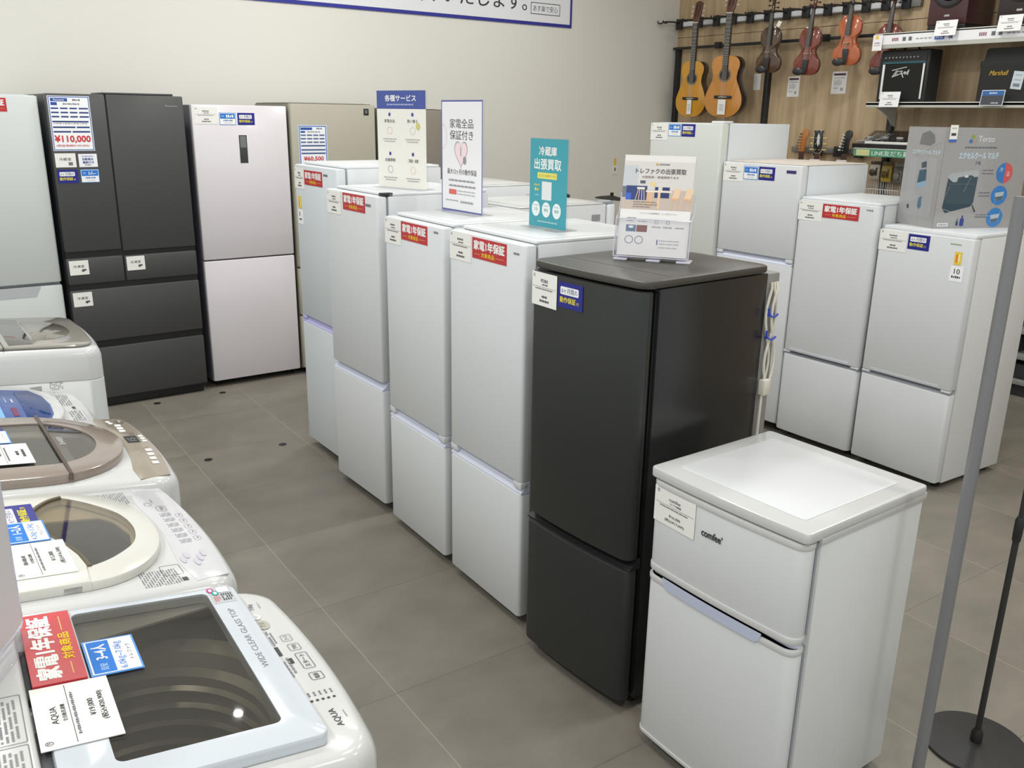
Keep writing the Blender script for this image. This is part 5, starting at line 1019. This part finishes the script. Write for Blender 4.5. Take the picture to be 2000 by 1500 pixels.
# keyboard on a lower shelf
r3, oc = shelf(1.495, 1.555, YR, 4.065, 6.06, 'lower dark shelf with a green message strip on its edge', .045)
g = G(); M = Matrix.Translation((6.0585, 0, 0)) @ Matrix.Rotation(-PI / 2, 4, 'Z') @ RX90
g.flat([(-4.06, 1.500), (-2.0, 1.500), (-2.0, 1.553), (-4.06, 1.553)], ink((82, 150, 118)), 0, M); g.flat([(-4.04, 1.505), (-3.93, 1.505), (-3.93, 1.548), (-4.04, 1.548)], ink((206, 206, 150)), .0005, M)
g.text('LINE友だち募集中', -3.91, 1.507, -3.52, 1.545, ink((226, 238, 230)), M, .015, 2, .0008); g.build('message_strip', r3, M=Matrix.Translation((-oc[0], -oc[1], -oc[2])), recalc=False)
root = thing('keyboard', 'black electronic keyboard in clear film on the lower instrument shelf', 'keyboard', RW(3.55, 1.557, 6.215)); w, d = 1.08, .29
M_KB = mat('keyboard_black', (30, 30, 32), rough=.25, coat=.3)
g = G(); g.loft([[Vector((x, y, z)) for x in (xx,) for y, z in ((-d / 2, 0), (-d / 2, .03), (-d / 2 + .12, .05), (d / 2 - .02, .125), (d / 2, .125), (d / 2, 0))] for xx in (-w / 2, w / 2)], M_KB); kb = g.build('case', root)
g = G(); g.box(-w / 2 + .10, w / 2 - .03, -d / 2 + .004, -d / 2 + .11, .032, .050, ink((226, 226, 222)), .002); ks = g.build('white_keys', kb)
g = G()
for k in range(30):
    if k % 7 not in (2, 6): g.box(-w / 2 + .125 + k * .0305, -w / 2 + .140 + k * .0305, -d / 2 + .05, -d / 2 + .112, .05, .060, M_BLACKP, .002)
g.build('black_keys', kb)
g = G()
for k in range(6): g.box(-w / 2 + .02 + .12 * k, -w / 2 + .07 + .12 * k, -d / 2 + .15, -d / 2 + .17, .068, .084, mat('film_glint', (190, 190, 192), rough=.1), .003)
g.build('buttons', kb)
g = G()
g.loft([[Vector((x, y, z)) for y, z in ((-d / 2 - .004, .002), (-d / 2 - .004, .036), (-d / 2 + .12, .058), (d / 2 - .02, .131))] for x in (-w / 2 - .03, -w / 2 + .3, w / 2 - .1)], M_ACRYL, False, False, closed=False)
for k in range(5): g.tube([(-w / 2 + .03 + .03 * k, -d / 2 + .01, .046), (-w / 2 + .05 + .03 * k, -d / 2 + .11, .061), (-w / 2 + .085 + .03 * k, -d / 2 + .2, .106)], .004 if k in (0, 3) else .0015, mat('film_glint', (190, 190, 192)), 6)
g.build('clear_wrap', root)
# electric guitars, heads showing above the refrigerators
hook2 = G(); hook2.box(WX - .035, WX - .001, 4.15, 4.9, 1.495, 1.535, mat('grey_rail', (120, 118, 114)), .003); hook2 = hook2.build('hanging_rail'); tag(hook2, 'short lower rail holding the electric guitars by their necks', 'rail')
def egtr(y, x, label, kind, wood, pegs, tagged):
    root = thing('electric_guitar', label, 'guitar', LEAN(y, 1.50, x, rad(10), rad(2)), 'electric guitars on the lower rail')
    g = G()
    if kind == '6':
        hd = [(-.022, 0), (.022, 0), (.030, .05), (.034, .10), (.052, .135), (.050, .170), (.025, .182), (.0, .172), (-.012, .14), (-.032, .03)]
    else: hd = [(-.022, 0), (.022, 0), (.040, .045), (.036, .15), (.044, .175), (.015, .170), (0, .178), (-.015, .170), (-.044, .175), (-.036, .15), (-.040, .045)]
    g.prism(hd, -.007, .007, mat('headstock_%d_%d' % (wood[0], pegs[1]), wood, rough=.25, coat=.5), .0015, M=RX90); h_ = g.build('headstock', root)
    if kind == '3': g = G(); g.prism([(x * 1.06, (z - .09) * 1.03 + .09) for x, z in hd], -.0066, .0060, ink((196, 190, 170)), M=RX90); g.build('binding', h_); g = G(); g.prism([(x * .10, .10 + z) for x, z in [(0, -.05), (.12, -.02), (.1, .03), (0, .055), (-.1, .03), (-.12, -.02)]], .007, .0078, ink((210, 212, 214)), M=RX90); g.build('inlay', h_)
    mp = mat('peg_%d' % pegs[0], pegs, rough=.2, metal=.6); g = G()
    for k in range(6 if kind == '6' else 3):
        for q in ((-1,) if kind == '6' else (-1, 1)):
            z = .025 + k * (.023 if kind == '6' else .045); xx = q * (.036 - .004 * k if kind == '6' else .046)
            g.tube([(xx * .6, -.002, z), (xx * 1.2, -.002, z)], .003, mp, 6); g.box(xx * 1.35 - .007, xx * 1.35 + .007, -.006, .004, z - .007, z + .007, mp, .003); g.lathe([(.004, 0), (.004, .008)], mp, 8, Matrix.Translation((xx * .35, -.007, z)) @ RX90)
    g.build('tuning_pegs', h_)
    g = G(); g.box(-.021, .021, -.006, .014, -.42, .0, mat('maple_neck', (176, 128, 84), rough=.4), .006); g.box(-.021, .021, -.010, -.005, -.44, -.002, mat('rosewood', (70, 46, 40), rough=.5)); g.build('neck', root)
    bo = outline([(0, -.84), (.09, -.835), (.155, -.77), (.150, -.69), (.112, -.62), (.118, -.56), (.150, -.50), (.140, -.44), (.10, -.43), (.06, -.47), (.03, -.475), (0, -.475)])
    g = G(); g.prism(bo, -.032, .008, mat('egtr_body_' + kind, (50, 46, 46) if kind == '3' else (150, 60, 40), rough=.15, coat=.6), .006, M=RX90); b_ = g.build('body', root)
    g = G(); g.box(-.04, .04, -.018, -.009, -.62, -.585, M_BLACKP, .003); g.box(-.04, .04, -.018, -.009, -.69, -.655, M_BLACKP, .003); g.box(-.045, .045, -.02, -.009, -.745, -.725, M_CHROME, .003); g.build('pickups', b_)
    if tagged: card('price_tag', root, -.05, -.022, -.048, .085, .075, [('g', .02, .02, .07, .026, 6, GREY), ('g', .015, .04, .07, .046, 8, GREY)], ink((236, 230, 226)))
    return root
egtr(4.74, 6.345, 'electric guitar with a tan headstock, leftmost of the three', '6', (186, 118, 58), (120, 110, 96), False)
egtr(4.495, 6.22, 'electric guitar with a black bound headstock and gold pegs', '3', (34, 34, 34), (226, 206, 120), True)
egtr(4.335, 6.345, 'electric guitar with a glossy black headstock and silver pegs', '6', (28, 30, 30), (222, 222, 218), True)
for y, y2 in ((4.62, 0), (4.43, 0), (4.24, 0)):
    root = thing('instrument_hook', {4.62: 'black hook block beside the tan headstock', 4.43: 'black hook block beside the bound black headstock', 4.24: 'black hook block beside the glossy black headstock'}[y], 'hook', RW(y, 1.51, WX - .036), 'black hook blocks on the lower rail')
    g = G(); g.box(-.036, .036, -.03, 0, -.04, .04, M_PIPE, .004); g.build('block', root)
    g = G(); g.tube([(-.0, -.03, .0), (.0, -.06, .004), (.03, -.10, .0)], .007, M_PIPE, 8); g.build('arm', root)
# accessories on pegs, wire baskets
for y, z, w, h, c, c2, lb in ((4.055, 1.455, .085, .135, (196, 188, 170), (74, 60, 50), 'pale accessory pack hanging left under the keyboard shelf'), (3.955, 1.455, .085, .150, (186, 160, 70), (110, 90, 50), 'yellow accessory pack hanging under the keyboard shelf'), (3.850, 1.455, .09, .16, (110, 104, 98), (150, 146, 140), 'grey accessory pack hanging nearest the carton')):
    root = thing('accessory_pack', lb, 'pack', RW(y, z - h, 6.36), 'accessory packs on pegs')
    g = G(); g.loft([[Vector((x * k, yy * q, zz)) for x, yy in rrect(-w / 2, w / 2, -.014, .014, .008)] for zz, k, q in ((0, 1, .2), (.02, 1, 1), (h * .72, 1, .8), (h * .82, 1, .15))], mat('pack_' + lb[:6], c, rough=.3, coat=.4)); g.build('bag', root)
    g = G(); g.box(-w / 2, w / 2, -.003, .003, h * .8, h, mat('pack_header_' + lb[:6], c2, rough=.4), .001); g.build('header_card', root)
    g = G(); g.lathe([(.02, 0), (.026, .012), (.012, .02)], mat('pack_item_' + lb[:6], c2, rough=.4), 12, Matrix.Translation((-.01, -.014, h * .38)) @ RX90); g.box(.012, .026, -.018, -.01, h * .2, h * .65, mat('pack_item_' + lb[:6], c2), .003); g.build('contents', root)
    g = G(); g.tube([(0, .08, h * .95), (0, -.03, h * .95), (0, -.036, h * .97)], .0025, M_CHROME, 6); g.build('peg', root)
root = thing('wire_basket', 'white wire basket on the wall under the accessory packs', 'basket', RW(3.90, 1.10, 6.28)); M_WIRE = mat('white_wire', (214, 214, 212), rough=.3)
g = G(); wb, db, hb = .34, .22, .16
for k in range(18): x = -wb / 2 + wb * k / 17; g.tube([(x, -db / 2, hb), (x, -db / 2 + .02, .0), (x, db / 2, .0), (x, db / 2, hb + .06)], .0018, M_WIRE, 5)
for z, dy in ((hb, 0), (hb * .5, .01)): g.tube([(-wb / 2, db / 2, z), (-wb / 2, -db / 2 + dy, z), (wb / 2, -db / 2 + dy, z), (wb / 2, db / 2, z)], .0026, M_WIRE, 6)
g.build('wires', root)
g = G(); random.seed(5)
for k in range(3): g.box(-.13 + .09 * k, -.06 + .09 * k, -.06, .05, .006, .10 + .02 * (k % 2), mat('basket_pack_%d' % k, [(60, 58, 60), (170, 168, 160), (216, 216, 214)][k], rough=.5), .008)
tag(g.build('packets', None, root.matrix_world.copy()), 'dark and pale packets lying in the wire basket', 'packets')
root = thing('grid_rack', 'pale wire mesh panel on the wall below the keyboard shelf', 'mesh panel', RW(4.03, 1.05, 6.40))
g = G()
for k in range(16): g.tube([(-.11 + .0147 * k, 0, 0), (-.11 + .0147 * k, 0, .30)], .0015, M_WIRE, 5)
for z in (.0, .15, .30): g.tube([(-.11, .002, z), (.11, .002, z)], .0022, M_WIRE, 6)
g.build('wires', root)
# low gondola shelves seen past the right-hand refrigerator
root = thing('gondola_shelf', 'low grey display shelf seen past the refrigerator at the right picture edge', 'shelf', TR(6.22, 2.35, 0))
M_GON = mat('grey_gondola_steel', (150, 150, 146), rough=.45)
for z in (.10, .27, .44, .68): g = G(); g.box(-.19, .18, -.75, .75, z - .02, z + .012, M_GON, .003); g.build('board', root)
g = G(); g.box(.185, .205, -.75, .75, 0, 1.2, mat('dark_back_panel', (64, 62, 60), rough=.6)); g.build('back_panel', root)
g = G(); g.box(-.17, .18, -.74, .74, 0, .08, mat('dark_plinth', (50, 50, 50))); g.build('plinth', root)
for k, (y, z, c) in enumerate(((.42, .282, (60, 60, 64)), (.52, .452, (70, 66, 64)), (.30, .112, (54, 56, 60)))):
    g = G(); g.box(-.16, .06, -.11, .11, 0, .10, mat('dark_case_%d' % k, c, rough=.5), .008); o = g.build('storage_case', None, TR(6.22, 2.35 + y, z)); tag(o, ['dark case on the middle board of the low shelf', 'dark case on the third board of the low shelf', 'dark case on the bottom board of the low shelf'][k], 'case', 'dark cases on the low shelf')

# ------------------------------------------------------------------ electronic drum kit by the back wall
root = thing('drum_kit', 'black electronic drum cymbal and stand by the back wall', 'drum kit', TR(5.35, 5.95, 0)); M_RUB = mat('black_rubber', (38, 38, 40), rough=.6)
g = G(); g.lathe([(.012, .030), (.03, .026), (.10, .014), (.148, .0), (.15, -.006), (.14, -.010), (.05, -.008), (.012, -.012)], M_RUB, 40, Matrix.Translation((0, 0, 1.055)) @ Matrix.Rotation(rad(6), 4, 'Y')); g.build('cymbal_pad', root)
g = G(); g.lathe([(.014, .02), (.016, .05), (.010, .055)], M_BLACKP, 14, Matrix.Translation((0, 0, 1.055))); g.build('wing_nut', root)
g = G(); g.tube([(0, 0, .02), (0, 0, 1.09)], .011, M_PIPE, 10); g.tube([(-.03, .0, 1.02), (-.035, 0, .93)], .007, M_RUB, 8); g.build('pole', root)
for k in range(3): a = 2 * PI * k / 3 + .4; g = G(); g.tube([(0, 0, .35), (.26 * math.cos(a), .26 * math.sin(a), .012)], .010, M_PIPE, 8); g.build('leg', root)
g = G(); g.tube([(0, 0, .6), (-.2, .05, .62), (-.42, .1, .62), (-.43, .1, 1.10)], .011, M_PIPE, 10); g.lathe([(.03, 0), (.03, .04), (.022, .06), (.03, .07), (.012, .085)], M_BLACKP, 14, Matrix.Translation((-.43, .1, 1.02))); g.build('side_arm', root)

# ------------------------------------------------------------------ stands in the right foreground
root = thing('sign_pole_stand', 'thin black stand with a round black base in the right foreground', 'stand', TR(2.386, .953, 0))
M_BSTD = mat('black_stand_steel', (40, 40, 40), rough=.45)
g = G(); g.lathe([(.142, 0), (.145, .004), (.143, .010), (.10, .013), (.03, .016), (.0, .017)], M_BSTD, 48); g.build('base_plate', root)
g = G(); g.lathe([(.016, .015), (.016, .045), (.011, .055), (.010, .06)], M_BLACKP, 20); g.build('base_collar', root)
g = G(); g.tube([(0, 0, .05), (0, 0, .72)], .0085, M_BSTD, 14); g.tube([(0, 0, .70), (0, 0, 1.5)], .0065, M_BSTD, 14); g.build('pole', root)
g = G(); g.lathe([(.011, .665), (.012, .69), (.012, .725), (.008, .735)], M_BLACKP, 18); g.build('pole_collar', root)
root = thing('grey_pole', 'grey metal pole crossing the right foreground', 'pole', TR(2.005, .925, 0))
g = G(); g.tube([(0, 0, .01), (0, 0, 1.6)], .0150, mat('satin_grey_metal', (126, 127, 129), rough=.4, metal=.2), 20); g.build('tube', root)
g = G(); g.lathe([(.030, 0), (.030, .012), (.017, .02)], M_BSTD, 24); g.build('foot', root)
g = G(); g.lathe([(.0165, .02), (.0165, .05)], mat('satin_grey_metal', (126, 127, 129)), 20); g.build('ferrule', root)
